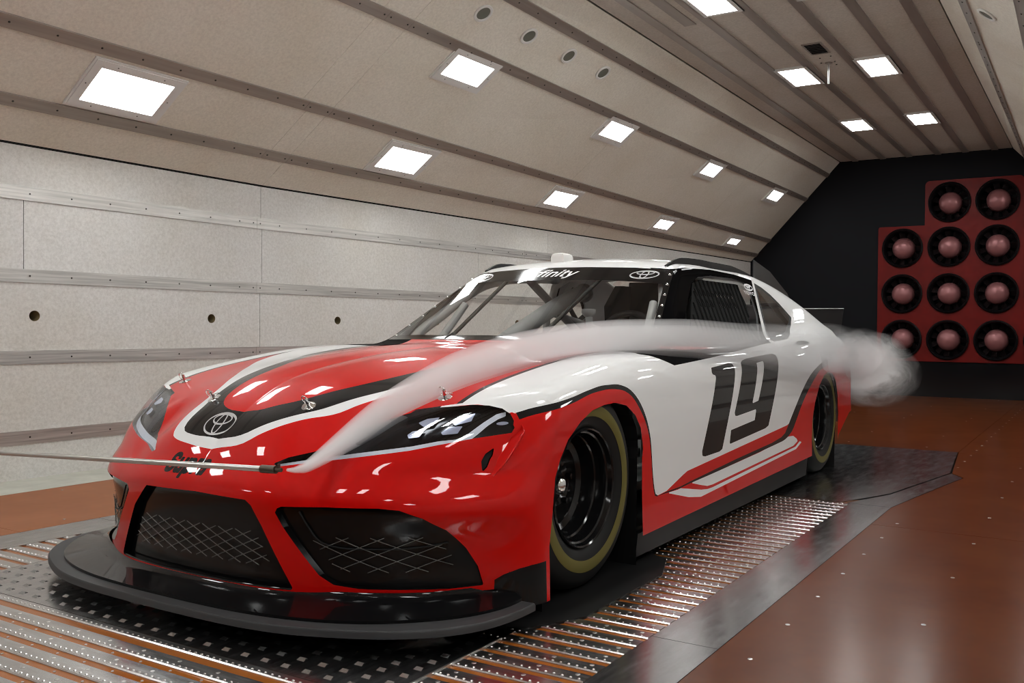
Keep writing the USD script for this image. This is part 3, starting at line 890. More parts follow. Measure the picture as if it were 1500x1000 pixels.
# hood
HOOD = poly((-.73, -.425), (-.669, -.458), (-.517, -.535), (-.299, -.651), (-.15, -.672), (0, -.678), (.15, -.672), (.299, -.651), (.517, -.535), (.669, -.458), (.73, -.425), (.735, .74), (.60, .70), (.40, .64), (.2, .61), (0, .60), (-.2, .61), (-.40, .64), (-.60, .70), (-.735, .74))
hood, shell = split(shell, (0, 1), HOOD, lambda c: (c[:, 2] > .5) & (c[:, 2] < .9) & (c[:, 1] < .9))
BLACK_L = [(-.034, -.765), (.06, -.761), (.10, -.751), (.142, -.722), (.223, -.659), (.290, -.601), (.331, -.551), (.435, -.405), (.475, -.239), (.515, .10), (.53, .75)]
BLACK_R = [(-.093, -.767), (-.158, -.760), (-.194, -.749), (-.215, -.729), (-.226, -.690), (-.230, -.644), (-.248, -.589), (-.252, -.54), (-.271, -.433), (-.30, -.30), (-.40, -.10), (-.517, .105), (-.56, .3), (-.60, .75)]
WHITE_L = [(-.05, -.794), (.029, -.790), (.09, -.785), (.128, -.774), (.167, -.743), (.216, -.704), (.276, -.651), (.361, -.581), (.387, -.546), (.441, -.477), (.484, -.392), (.508, -.293), (.545, -.05), (.575, .2), (.60, .75)]
WHITE_R = [(-.144, -.786), (-.232, -.763), (-.268, -.721), (-.286, -.660), (-.282, -.606), (-.292, -.545), (-.352, -.436), (-.506, -.238), (-.639, -.057), (-.715, .138), (-.74, .306), (-.75, .75)]
RED_C = [(.515, .75), (.495, .4), (.455, .1), (.428, -.022), (.414, -.085), (.382, -.274), (.328, -.421), (.249, -.531), (.173, -.602), (.118, -.634), (.068, -.659), (.005, -.664), (-.053, -.668), (-.101, -.657), (-.144, -.631), (-.175, -.583), (-.182, -.532), (-.179, -.449), (-.19, -.361), (-.25, -.2), (-.36, 0), (-.46, .2), (-.55, .75)]
def smooth_line(pts, k=6):
    p = np.array(pts)
    t = np.concatenate([[0], np.cumsum(np.linalg.norm(np.diff(p, axis=0), axis=1))])
    from scipy.interpolate import PchipInterpolator
    s = np.linspace(0, t[-1], k * len(p))
    return [tuple(q) for q in np.stack([PchipInterpolator(t, p[:, c])(s) for c in range(2)], 1)]
WHITE = Polygon(smooth_line(WHITE_R[::-1] + WHITE_L)).buffer(0)
BLACK = Polygon(smooth_line(BLACK_R[::-1] + BLACK_L)).buffer(0)
REDC = Polygon(smooth_line(RED_C)).buffer(0)
def stripes(pc):
    w, rest = split(pc, (0, 1), WHITE)
    b, w = split(w, (0, 1), BLACK)
    r, b = split(b, (0, 1), REDC)
    return rest.plus(r), w, b
red, w, b = stripes(hood)
seam_b, red = split(red, (0, 1), poly((.712, -1), (.76, -1), (.76, 1), (.712, 1)))
seam_c, red = split(red, (0, 1), poly((-.712, -1), (-.76, -1), (-.76, 1), (-.712, 1)))
b = b.plus(seam_b, seam_c)
h = part(CAR, "hood", red, "red_paint", "red hood")
part(h, "white_stripe", w, "white_paint", "white stripes on the hood")
part(h, "black_stripe", b, "black_paint", "black field on the hood")

# nose
LINE = [(-.30, .76), (-.335, .665), (-.350, .635), (-.352, .61), (-.354, .585), (-.372, .562), (-.438, .486), (-.48, .444), (-.46, .36), (-.445, .2), (-.445, -.2), (-2, -.2), (-2, 1.2), (-.30, 1.2)]
nose, shell = split(shell, (1, 2), Polygon(LINE))
yl = lambda z: np.interp(z, [.40, .444, .486, .562, .585, .61], [-.50, -.48, -.438, -.372, -.354, -.352])
_d = yl(nose.V[:, 2]) - nose.V[:, 1]
_w = np.exp(-(np.maximum(_d, 0) / .075) ** 2) * np.clip((nose.V[:, 2] - .446) / .06, 0, 1) * np.clip((.60 - nose.V[:, 2]) / .03, 0, 1) * (np.abs(nose.V[:, 0]) > .6)
_g = (2 * np.maximum(_d, 0) / .075 ** 2 * .026 * _w)[:, None] * np.array([0, 1., 0])
nose.V = nose.V - nose.N * (.026 * _w)[:, None]
nose.N = nose.N - _g * .7
nose.N /= np.linalg.norm(nose.N, axis=1, keepdims=True)
LAMP_XZ = soft([(.286, .481), (.322, .500), (.397, .521), (.444, .561), (.481, .585), (.529, .607), (.575, .626), (.624, .643), (.663, .650), (.745, .658), (.765, .661), (.811, .659), (.848, .650), (.873, .634), (.888, .613), (.893, .592), (.886, .576), (.818, .564), (.740, .546), (.678, .531), (.533, .508), (.418, .491), (.306, .474)], .003)
flip = lambda g: shapely.affinity.scale(g, -1, 1, origin=(0, 0))
STRIP = poly((.300, .4775), (.298, .483), (.409, .503), (.522, .5215), (.670, .545), (.734, .560), (.772, .5645), (.791, .573), (.805, .592), (.821, .615), (.839, .637), (.853, .642), (.856, .635), (.844, .627), (.829, .609), (.814, .584), (.800, .563), (.775, .553), (.740, .549), (.678, .535), (.533, .511), (.418, .4945))
LENS = [[(.739, .617), (.743, .633), (.784, .643), (.787, .620), (.752, .608)], [(.727, .588), (.738, .604), (.773, .606), (.770, .585), (.735, .581)], [(.639, .613), (.658, .625), (.693, .630), (.692, .607), (.666, .603)], [(.635, .579), (.643, .590), (.677, .595), (.675, .574), (.646, .570)]]
for s_, f_ in ((1, lambda g: g), (-1, flip)):
    lamp, nose = split(nose, (0, 2), f_(LAMP_XZ), lambda c: (c[:, 2] > .4) & (c[:, 1] < -.3))
    bowl = moved(lamp, np.array([-.006 * s_, .020, -.012]))
    STRIP_ = STRIP.buffer(.0035)
    hl = part(CAR, "headlight", bowl, "gloss_trim", "dark headlight")
    v, f = rim(lamp, np.array([-.006 * s_, .020, -.012]))
    part(hl, "housing", MB().add(v, f), "black_paint", smooth=False)
    up = moved(lamp, np.array([-.004 * s_, .013, -.008]))
    st, rest = split(up, (0, 2), shapely.affinity.translate(f_(STRIP_), -.004 * s_, -.008))
    part(hl, "light_strip", st, "lamp_strip", "pale curved light strip")
    for q in LENS:
        le, rest = split(rest, (0, 2), shapely.affinity.translate(f_(soft(q, .002)), -.004 * s_, -.008))
        part(hl, "lens", le, "lamp_blue", "bluish white lamp lens")
    le, rest = split(rest, (0, 2), shapely.affinity.translate(f_(ellipse(.861, .6125, .013, .005)), -.004 * s_, -.008))
    part(hl, "side_marker", le, "lamp_blue")
    part(hl, "cover", lamp, "lamp_cover", "clear headlight cover")
# grille openings
GR = soft([(-.250, .360), (-.232, .377), (.027, .383), (.243, .377), (.266, .362), (.306, .305), (.415, .118), (.068, .118), (-.064, .118), (-.196, .120), (-.415, .118), (-.306, .305)], .008)
INT = soft([(.354, .347), (.360, .360), (.373, .366), (.510, .372), (.656, .372), (.708, .366), (.763, .341), (.808, .303), (.843, .245), (.867, .187), (.878, .128), (.805, .124), (.703, .127), (.601, .131), (.532, .142), (.491, .169), (.436, .237), (.382, .305)], .004)
def wires(P, pitch, slope, name, parent, dy):
    mb = MB()
    x0, z0, x1, z1 = P.bounds
    P = P.buffer(-.012)
    for sgn in (1, -1):
        for c in np.arange(-3, 3, pitch):
            ln = LineString([(-2, z0 + c + sgn * slope * -2), (2, z0 + c + sgn * slope * 2)]).intersection(P)
            for g in getattr(ln, "geoms", [ln]):
                if g.length > .03:
                    q = np.array([g.interpolate(t, normalized=True).coords[0] for t in np.linspace(0, 1, 14)])
                    mb.tube(np.stack([q[:, 0], front_y(q[:, 0], q[:, 1]) + dy, q[:, 1]], 1), .0013, 5)
    part(parent, name, mb, "mesh_wire", "thin diamond wire mesh", smooth=True)
for P, nm in ((GR, "center"), (INT, "left"), (flip(INT), "right")):
    op, nose = split(nose, (0, 2), P, lambda c: (c[:, 1] < -.35) & (c[:, 2] < .45))
    d = np.array([0, .022, 0])
    g = part(CAR, "grille" if nm == "center" else "side_intake", moved(op, d), "gloss_trim", "black center grille" if nm == "center" else "black side intake")
    v, f = rim(op, d)
    part(g, "rim", MB().add(v, f), "gloss_trim", smooth=False)
    ins = P.buffer(-.03)
    a, b_, c, e = ins.bounds
    ins = ins.intersection(sbox(a + .03, b_ + .02, c - .03, e - .06) if nm == "center" else (sbox(a + .01, b_ + .01, c - .02, e - .05)))
    wires(ins, *((.031, .42) if nm == "center" else (.042, .46)), "wire_mesh", g, .014)
    if nm != "center":
        s_ = 1 if nm == "left" else -1
        q = np.array(smooth_line([(.42, .352), (.447, .31), (.49, .262), (.56, .247), (.66, .245), (.74, .25), (.80, .262)]))
        part(g, "duct_lip", MB().tube(np.stack([s_ * q[:, 0], front_y(q[:, 0], q[:, 1]) + .016, q[:, 1]], 1), .0028, 8), "matte_black", smooth=True)
CORNER = poly((.9035, -.1), (.908, .112), (.916, .135), (.925, .155), (.938, .170), (.955, .176), (.966, .176), (1.1, .172), (1.1, -.1))
CORNER2 = poly((-.56, -.1), (-.56, .108), (-.50, .13), (-.46, .155), (-.42, .168), (-.38, .173), (-.318, .174), (-.318, -.1))
VENT = soft([(-.432, .534), (-.462, .517), (-.478, .495), (-.486, .465), (-.468, .478), (-.442, .510)], .002)
black_parts = []
for s_, f_ in ((1, lambda g: g), (-1, flip)):
    c_, nose = split(nose, (0, 2), f_(CORNER), lambda c: c[:, 1] < -.33)
    vt, nose = split(nose, (1, 2), VENT, lambda c, s_=s_: c[:, 0] * s_ > .7)
    c2, nose = split(nose, (1, 2), CORNER2, lambda c, s_=s_: (c[:, 0] * s_ > .90) & (c[:, 2] < .3))
    c3, shell = split(shell, (1, 2), CORNER2, lambda c, s_=s_: (c[:, 0] * s_ > .90) & (c[:, 2] < .3))
    c_ = c_.plus(c2, c3)
    part(CAR, "bumper_corner", c_, "black_paint", "black corner piece of the bumper")
    part(CAR, "side_vent", moved(vt, np.array([-.012 * s_, .012, 0])), "matte_black", "small black honeycomb vent")
nose_red, nw, nb = stripes(nose)
TOPW = poly((.672, -.50), (.69, -.463), (.745, -.432), (.78, -.41), (.92, -.35), (.92, -.2), (.672, -.2))
fw = []
for f_ in (lambda g: g, flip):
    a, nose_red = split(nose_red, (0, 1), f_(TOPW), lambda c: (c[:, 2] > .637) & (c[:, 1] > -.50))
    fw.append(a)
TILE = poly((.585, -.55), (.66, -.47), (.672, -.47), (.735, -.435), (.735, -.42), (.67, -.45), (.60, -.49))
for f_ in (lambda g: g, flip):
    a, nose_red = split(nose_red, (0, 1), f_(TILE), lambda c: c[:, 2] > .62)
    nb = nb.plus(a)
BADGE = emblem(-.051, .578, .064, .034, .0055, -.25)
bd, nb = split(nb, (0, 2), BADGE)
SCRIPT = shapely.affinity.rotate(shapely.affinity.translate(lettering("Supra", .052, .35, True), -.170, .434), 1, origin=(0, .45))
SCRIPT = SCRIPT.buffer(.0028)
sc_, nose_red = split(nose_red, (0, 2), SCRIPT, lambda c: c[:, 2] < .52)
fb = part(CAR, "front_bumper", nose_red, "red_paint", "red front bumper and nose")
part(fb, "white_stripe", nw, "white_paint", "white stripe round the nose")
part(fb, "black_field", nb, "black_paint", "black field on the nose")
part(fb, "emblem", bd, "silver_print", "silver oval three-ring emblem on the nose")
part(fb, "lettering", sc_, "black_paint", "black slanted script on the nose")
for a in fw:
    part(fb, "fender_tip", a, "white_paint", "white tip of the fender above the headlight")
for s_ in (1, -1):
    q = np.array(smooth_line([(-.353, .600), (-.354, .585), (-.372, .562), (-.405, .524), (-.438, .486), (-.472, .452)]))
    x = side_x(q[:, 0], q[:, 1])
    mb = MB()
    for i in range(len(q) - 1):
        a, b = np.array([s_ * x[i], *q[i]]), np.array([s_ * x[i + 1], *q[i + 1]])
        dep = .006 + .028 * np.clip((q[i][1] - .452) / .05, 0, 1)
        n = np.array([-s_ * dep, -.002, 0])
        mb.add([a, b, b + n, a + n], [[0, 1, 2], [0, 2, 3]])
    mb.tube(np.column_stack([s_ * (x + .0005), q[:, 0] - .001, q[:, 1]]), np.interp(np.linspace(0, 1, len(q)), [0, .2, .8, 1], [.002, .0045, .0042, .001]), 8)
    part(CAR, "side_blade", mb, "red_paint", "thin raised red blade behind the headlight", smooth=60)

# roof, tail deck, sides
ROOF = poly((1.1, 1.6), (1.25, 1.10), (2.2, 1.0), (2.2, .828), (2.6, .845), (2.95, .895), (3.3, .935), (3.60, .945), (3.60, 1.6))
roof, shell = split(shell, (1, 2), ROOF)
part(CAR, "roof_panel", roof, "white_paint", "white roof and rear pillars")
deck, shell = split(shell, (0, 1), sbox(-.80, 2.9, .80, 3.9), lambda c: c[:, 2] > .82)
part(CAR, "deck_lid", deck, "white_paint", "white rear deck")
cowl, shell = split(shell, (0, 1), sbox(-.74, .3, .74, 1.3), lambda c: c[:, 2] > .7)
part(CAR, "cowl", cowl, "red_paint", "red strip between hood and windshield")
BT = [(-.40, .625), (-.349, .637), (-.298, .650), (-.104, .675), (-.009, .690), (.117, .703), (.185, .703), (.259, .691), (.315, .665), (.375, .613), (.428, .530), (.448, .470), (.458, .40), (.466, .336), (.480, .275), (.487, .260), (.497, .254), (.508, .251)]
BB = [(.505, .2465), (.493, .249), (.480, .254), (.472, .270), (.459, .337), (.452, .40), (.440, .464), (.416, .526), (.361, .598), (.291, .657), (.222, .681), (.134, .688), (.027, .681), (-.118, .656), (-.310, .628), (-.377, .609), (-.42, .60)]
SL_ = [(2.187, .378), (2.212, .378), (2.328, .457), (2.508, .567), (2.679, .640), (2.946, .702), (3.436, .774)]
WHITE_S = Polygon(smooth_line(BT, 3) + [(.590, .256), (.756, .298), (.80, .308)] + smooth_line(SL_, 3) + [(3.9, .80), (3.9, 1.3), (-.40, 1.3)]).buffer(0)
BLACK_S = Polygon(smooth_line(BT, 3) + smooth_line(BB, 3)).buffer(0)
BLK2 = Polygon([(.500, .2485), (.587, .253), (.729, .2535), (.829, .260), (1.387, .288), (1.921, .308), (2.083, .322), (2.15, .338)] + smooth_line(SL_[1:], 3) + [(3.44, .735)] + smooth_line([(2.882, .657), (2.635, .561), (2.475, .474), (2.36, .39), (2.30, .348), (2.233, .321), (2.100, .298)], 3) + [(1.727, .283), (1.109, .260), (.829, .252), (.729, .247), (.600, .2475)]).buffer(0)
BAND1 = soft([(.829, .254), (1.109, .260), (1.726, .281), (2.211, .313), (2.30, .308), (2.365, .286), (2.385, .270), (2.30, .252), (1.082, .211), (1.02, .213), (.946, .228)], .003)
BAND2 = soft([(.597, .2465), (.70, .2445), (.729, .246), (.814, .231), (.95, .207), (1.025, .199), (1.081, .1985), (2.34, .2425), (2.424, .265), (2.46, .256), (2.35, .228), (.943, .177), (.812, .196)], .002)
ONE = soft([(1.134, .731), (1.37, .745), (1.417, .741), (1.420, .716), (1.205, .356), (1.170, .348), (1.002, .346), (.968, .351), (.963, .371), (1.161, .695), (1.113, .703)], .010)
NINE = soft([(1.533, .742), (1.57, .752), (1.649, .760), (2.07, .776), (2.115, .768), (2.107, .745), (1.885, .43), (1.866, .405), (1.816, .395), (1.298, .368), (1.318, .432), (1.651, .451), (1.676, .505), (1.40, .492), (1.375, .495), (1.367, .510)], .008)
NINE = NINE.difference(soft([(1.755, .735), (1.868, .742), (1.71, .545), (1.618, .537)], .006))
GAS = soft([(2.573, .825), (2.66, .838), (2.758, .840), (2.878, .828), (2.744, .817), (2.611, .815)], .003)
for s_ in (1, -1):
    sd = shell.sub(shell.centers()[:, 0] * s_ > 0)
    wh, rest = split(sd, (1, 2), WHITE_S)
    bl, rest = split(rest, (1, 2), BLACK_S)
    b2, rest = split(rest, (1, 2), BLK2)
    bl2, wh = split(wh, (1, 2), BLACK_S)
    b22, wh = split(wh, (1, 2), BLK2)
    w1, rest = split(rest, (1, 2), BAND1)
    w2, rest = split(rest, (1, 2), BAND2)
    one, wh = split(wh, (1, 2), ONE)
    nine, wh = split(wh, (1, 2), NINE)
    gas, wh = split(wh, (1, 2), GAS)
    sp = part(CAR, "side_panel", rest, "red_paint", "red lower side of the car")
    part(sp, "white_field", wh, "white_paint", "white fender, door and rear quarter")
    part(sp, "black_stripe", bl.plus(b2, bl2, b22), "black_paint", "black stripe along the side")
    part(sp, "white_band", w1, "white_paint", "wide white band low on the side")
    part(sp, "white_band", w2, "white_paint", "thin white band low on the side")
    part(sp, "number_one", one, "black_paint", "black digit 1")
    part(sp, "number_nine", nine, "black_paint", "black digit 9")
    part(sp, "quarter_scoop", moved(gas, np.array([-.012 * s_, 0, -.008])), "matte_black", "small dark scoop in the rear quarter")

# inner skin of the cabin
def inner(pc, where):
    q = pc.sub(where(pc.centers()))
    return Piece(q.V - q.N * .012, -q.N, q.F[:, ::-1])
lin = inner(roof, lambda c: c[:, 1] > .9).plus(inner(black, lambda c: c[:, 1] > .9), inner(shell, lambda c: (c[:, 1] > .8) & (c[:, 1] < 3.4) & (c[:, 2] > .30)), inner(deck, lambda c: c[:, 1] > 0))
part(CAR, "inner_skin", lin, "cabin_grey", "bare grey inside of roof and sides")

# splitter and air dam
def plan(pts, n=80):
    p = np.array([(-x, y) for x, y in pts[::-1]] + list(pts[1:]))
    t = np.concatenate([[0], np.cumsum(np.linalg.norm(np.diff(p, axis=0), axis=1))])
    s = np.linspace(0, t[-1], 2 * n)
    return np.stack([CubicSpline(t, p[:, c])(s) for c in range(2)], 1)
OUT = plan([(0, -1.012), (.2, -1.010), (.4, -.997), (.55, -.968), (.7, -.912), (.8, -.862), (.9, -.785), (.97, -.695), (1.008, -.58), (1.015, -.43)])
INN = plan([(0, -.975), (.2, -.972), (.4, -.955), (.55, -.922), (.65, -.886), (.75, -.832), (.83, -.766), (.9, -.69), (.95, -.60), (.972, -.44)])
BASE = plan([(0, -.866), (.2, -.860), (.4, -.824), (.55, -.772), (.67, -.712), (.78, -.63), (.85, -.54), (.90, -.46), (.915, -.42)])
def loft(rows, mat_, name, label, smooth=40):
    rows = [np.asarray(r) for r in rows]
    k = len(rows[0])
    f = []
    for i in range(len(rows) - 1):
        for j in range(k - 1):
            f += [[i * k + j, i * k + j + 1, (i + 1) * k + j + 1], [i * k + j, (i + 1) * k + j + 1, (i + 1) * k + j]]
    return part(CAR, name, (np.vstack(rows), np.array(f)), mat_, label, smooth=smooth)
at = lambda P, z: np.column_stack([P, np.full(len(P), z)])
mix_ = lambda A, B, t: A * (1 - t) + B * t
loft([at(BASE, .122), at(mix_(BASE, INN, .06), .108), at(mix_(BASE, INN, .3), .098), at(mix_(BASE, INN, .7), .090), at(INN, .086), at(INN, .074)], "black_paint", "air_dam", "glossy black air dam flaring out under the bumper")
loft([at(mix_(BASE, INN, .8), .076), at(INN, .077), at(mix_(INN, OUT, .9), .074), at(OUT, .068), at(OUT, .052), at(mix_(OUT, INN, .3), .048), at(BASE, .048)], "splitter_grey", "splitter", "dark grey splitter lip")
for s_ in (1, -1):
    part(CAR, "side_skirt", MB().slab([(s_ * .955, .375, .122), (s_ * .955, 2.66, .155), (s_ * .945, 2.66, .035), (s_ * .945, .375, .030)], (s_, 0, 0), -.015, .004), "matte_black", "black skirt below the door", smooth=False)
    for arch in (ARCH_F, ARCH_R):
        mb = MB()
        a = np.array(arch)
        c = (a.min(0) + a.max(0)) / 2
        for p, q in zip(a, a[1:]):
            xo = .955 if p[1] < .6 else .94
            mb.add([(s_ * xo, *p), (s_ * xo, *q), (s_ * .55, *q), (s_ * .55, *p)], [[0, 1, 2], [0, 2, 3]])
        mb.add([(s_ * .55, a[:, 0].min(), -.0 + .05), (s_ * .55, a[:, 0].max(), .05), (s_ * .55, a[:, 0].max(), .66), (s_ * .55, a[:, 0].min(), .66)], [[0, 1, 2], [0, 2, 3]])
        part(CAR, "wheel_housing", mb, "matte_black", "black wheel housing", smooth=False)
part(CAR, "under_tray", MB().box([-.54, -.60, .10], [.54, 3.7, .14]).box([-.94, .40, .10], [.94, 2.64, .14]), "matte_black", "black tray under the body", smooth=False)

# wheels
def wheel(s_, y, label):
    w = part(CAR, "wheel", MB().lathe([(.185, -.165), (.30, -.165), (.338, -.155), (.352, -.12), (.3535, 0), (.352, .10), (.340, .128), (.315, .146), (.278, .1525)] if False else
        [(.205, -.25), (.31, -.262), (.340, -.25), (.352, -.22), (.3525, -.10), (.352, -.035), (.341, -.006), (.318, .012), (.281, .020), (.279, .0205), (.255, .0195), (.253, .019), (.225, .010), (.207, -.004), (.20, -.02)], (s_ * .935, y, .353), (s_, 0, 0), 72), "rubber", label)
    part(w, "tyre_stripe", MB().lathe([(.288, .0196), (.282, .0212), (.27, .0221), (.258, .0214), (.248, .0190)], (s_ * .935, y, .353), (s_, 0, 0), 72), "tyre_yellow", "dull yellow ring on the tyre wall", smooth=True)
    part(w, "rim", MB().lathe([(.207, -.008), (.2085, .003), (.205, .008), (.200, .004), (.194, -.012), (.188, -.016), (.184, -.03), (.181, -.055), (.176, -.060), (.172, -.085), (.168, -.11), (.150, -.122), (.105, -.118), (.075, -.108), (.06, -.122), (0, -.125)], (s_ * .935, y, .353), (s_, 0, 0), 72), "rim_black", "glossy black steel rim", smooth=30)
    part(w, "hub", MB().lathe([(.034, -.125), (.034, -.100), (.029, -.086), (.018, -.078), (0, -.075)], (s_ * .935, y, .353), (s_, 0, 0), 28), "chrome", "bright hub cap")
    for k in range(5):
        a = k / 5 * 2 * math.pi + .3
        part(w, "lug_nut", MB().lathe([(.013, -.112), (.013, -.092), (.008, -.088), (0, -.088)], (s_ * .935, y + .075 * math.cos(a), .353 + .075 * math.sin(a)), (s_, 0, 0), 6), "rim_black", smooth=20)
for s_ in (1, -1):
    wheel(s_, .0, "black front tyre")
    wheel(s_, 3.03, "black rear tyre")

# hood pins
for x, y in ((-.676, -.392), (-.229, -.603), (.239, -.605), (.644, -.405)):
    z = float(top_z(np.array([x]), np.array([y]))[0])
    p = np.array([x, y, z]); n = body_grad(p[None])[0]
    hp = part(CAR, "hood_pin", MB().lathe([(.0, .002), (.022, .002), (.024, 0), (.024, -.003)], p, n, 20).lathe([(.006, 0), (.006, .028), (.0, .032)], p, n, 12), "chrome", "chrome hood pin")
    t = np.linspace(0, 2 * math.pi, 25)
    u = np.cross(n, [0, 1, 0]); u /= np.linalg.norm(u); v = np.cross(u, n) * -1
    part(hp, "ring", MB().tube(p + n * .022 + u * .010 + np.outer(np.cos(t), u) * .014 + np.outer(np.sin(t), n) * .014, .0018, 6), "chrome", smooth=True)
    part(hp, "clip", MB().tube([p + n * .018 - u * .035, p + n * .016 - u * .01, p + n * .016 + u * .012], .002, 6).tube([p + n * .003 - u * .03 + v * .01, p + n * .006 + u * .0, p + n * .004 + u * .035 - v * .02], .0014, 5), "chrome", smooth=True)

# roof rails, antenna, fin, spoiler
for s_ in (1, -1):
    ys = np.linspace(1.47, 2.62, 30)
    x = .560 + .035 * np.clip((ys - 1.47) / .5, 0, 1)
    z = top_z(x, ys)
    hgt = .030 * np.clip((ys - 1.45) / .16, .25, 1) * np.clip((2.68 - ys) / .4, .2, 1)
    rows = [np.stack([s_ * (x - .007), ys, z - .004], 1), np.stack([s_ * (x - .007), ys, z + hgt], 1), np.stack([s_ * (x + .007), ys, z + hgt], 1), np.stack([s_ * (x + .007), ys, z - .006], 1)]
    loft(rows, "matte_black", "roof_rail", "black rail along the roof edge", smooth=False)
p = np.array([-.02, 1.52, 1.25])
an = MB()
for k, (a, b, c) in enumerate(((.055, .030, -.01), (.056, .031, .025), (.050, .027, .048), (.034, .018, .056))):
    pass
an.tm(trimesh.convex.convex_hull(np.array([(sx * a, sy * b, c) for a, b, c in ((.040, .05, -.02), (.040, .05, .030), (.034, .045, .046), (.018, .03, .053)) for sx in (1, -1) for sy in (1, -1)])))
an.v[-1] = an.v[-1] + np.array([-.055, 1.47, 1.255])
part(CAR, "roof_beacon", an, "fixture_white", "small white block on the roof", smooth=40)
FIN = poly((2.93, 1.20), (2.93, 1.358), (3.0, 1.345), (3.26, 1.30), (3.45, 1.235), (3.66, 1.165), (3.80, 1.06), (3.80, .90), (3.45, 1.0))
part(CAR, "shark_fin", MB().prism(FIN, (.51, 0, 0), (0, 1, 0), (0, 0, 1), (1, 0, 0), -.003, .003), "smoky_plastic", "smoky clear fin beside the rear window", smooth=False)
sp = part(CAR, "spoiler", MB().slab([(-.88, 3.70, .86), (.88, 3.70, .86), (.88, 3.80, 1.058), (-.88, 3.80, 1.058)], (0, -.89, .45), -.003, .003), "gloss_black", "black upright rear spoiler", smooth=False)
part(sp, "edge", MB().tube([(-.88, 3.80, 1.059), (.88, 3.80, 1.059)], .003, 6), "steel_rod", smooth=True)
for x in (-.6, -.2, .2, .6):
    part(sp, "brace", MB().tube([(x, 3.79, 1.0), (x, 3.83, .88)], .006, 8), "chrome", smooth=True)

# inside
tub = part(CAR, "cabin_tub", MB().box([-.74, .75, .20], [.74, 3.4, .24]).box([-.74, .72, .2], [.74, .76, .72]).box([-.72, 2.62, .24], [.72, 2.66, .80]), "cabin_grey", "grey sheet metal floor and bulkheads inside", smooth=False)
dash = MB()
ys = [(.80, .78), (1.0, .80), (1.16, .79), (1.18, .70), (.80, .70)]
dash.prism(Polygon(ys), (-.70, 0, 0), (0, 1, 0), (0, 0, 1), (1, 0, 0), 0, 1.40)
part(CAR, "dashboard", dash, "matte_black", "black dashboard", smooth=False)
cg = part(CAR, "roll_cage", MB().tube([(-.56, 2.12, .25), (-.56, 2.12, .95), (-.50, 2.12, 1.16), (-.40, 2.12, 1.215), (.40, 2.12, 1.215), (.50, 2.12, 1.16), (.56, 2.12, .95), (.56, 2.12, .25)], .024, 12), "cage_grey", "grey roll cage hoop", smooth=60)
def cage(*pts, r=.022, m="cage_grey"):
    part(cg, "tube", MB().tube(np.array(smooth3(pts)), r, 10), m, smooth=60)
def smooth3(p, k=8):
    p = np.array(p, float)
    if len(p) < 3: return p
    t = np.concatenate([[0], np.cumsum(np.linalg.norm(np.diff(p, axis=0), axis=1))])
    s = np.linspace(0, t[-1], k * len(p))
    from scipy.interpolate import PchipInterpolator
    return np.stack([PchipInterpolator(t, p[:, c])(s) for c in range(3)], 1)
for s_ in (1, -1):
    cage((s_ * .70, .98, .30), (s_ * .70, 1.00, .80), (s_ * .66, 1.22, .98), (s_ * .55, 1.48, 1.15), (s_ * .50, 1.70, 1.19), (s_ * .47, 2.12, 1.205), r=.028)
    cage((s_ * .62, 1.10, .80), (s_ * .575, 1.30, 1.03), r=.022)
    cage((s_ * .54, 2.14, 1.0), (s_ * .52, 3.3, .80))
    cage((s_ * .56, 2.12, .62), (s_ * .66, 1.06, .62))
    cage((s_ * .54, 2.35, 1.06), (s_ * .60, 2.62, .92), (s_ * .62, 2.80, .84), r=.016, m="seat_black")
    cage((s_ * .60, 2.40, .86), (s_ * .56, 2.66, 1.02), r=.016, m="seat_black")
cage((-.50, 1.50, 1.165), (0, 1.45, 1.185), (.50, 1.50, 1.165), r=.022)
cage((-.54, 2.12, .30), (.40, 2.12, 1.20), r=.022)
cage((.0, 1.46, 1.18), (.0, 2.12, 1.21), r=.02)
cage((-.28, 1.47, 1.18), (-.30, 2.12, .85), r=.024)
for x0, x1 in ((-.231, -.271), (.262, .296)):
    z = np.linspace(.846, 1.17, 12); x = np.interp(z, [.846, 1.17], [x0, x1])
    lo, hi = np.full(12, .4), np.full(12, 1.9)
    for _ in range(30):
        m_ = (lo + hi) / 2; ins = body(x, m_, z) < 0
        lo, hi = np.where(ins, lo, m_), np.where(ins, m_, hi)
    part(CAR, "window_brace", MB().tube(np.stack([x, hi + .022, z], 1), .010, 8), "matte_black", "black bar behind the windshield", smooth=60)
seat = MB()
prof = Polygon([(1.82, .30), (2.02, .42), (2.02, 1.14), (1.86, 1.15), (1.84, .95), (1.88, .55), (1.50, .46), (1.46, .36)])
seat.prism(prof.buffer(.015), (.16, 0, 0), (0, 1, 0), (0, 0, 1), (1, 0, 0), 0, .42)
seat_p = part(CAR, "seat", seat, "seat_black", "black racing seat with head surround", smooth=40)
for x in (.13, .57):
    part(seat_p, "head_side", MB().prism(Polygon([(1.64, .86), (1.98, .80), (2.0, 1.13), (1.74, 1.13), (1.62, 1.02)]).buffer(.01), (x, 0, 0), (0, 1, 0), (0, 0, 1), (1, 0, 0), 0, .045), "seat_black", smooth=40)
st = part(CAR, "steering_wheel", MB().tm(trimesh.creation.torus(.165, .016, 40, 10), trimesh.geometry.align_vectors([0, 0, 1], [0, .94, -.34]) @ np.eye(4)), "seat_black", "black steering wheel", smooth=True)
pm = UsdGeom.Xformable(stage.GetPrimAtPath(st)); pm.AddTranslateOp().Set(Gf.Vec3d(.37, 1.40, .83))
part(CAR, "steering_column", MB().tube([(.37, 1.38, .83), (.37, 1.05, .72)], .022, 12).tube([(.33, 1.12, .78), (.30, 1.14, .98)], .018, 10).lathe([(0, .02), (.034, .018), (.036, 0), (.02, -.02)], (.30, 1.14, .98), (0, 0, 1), 16), "cabin_grey", smooth=60)
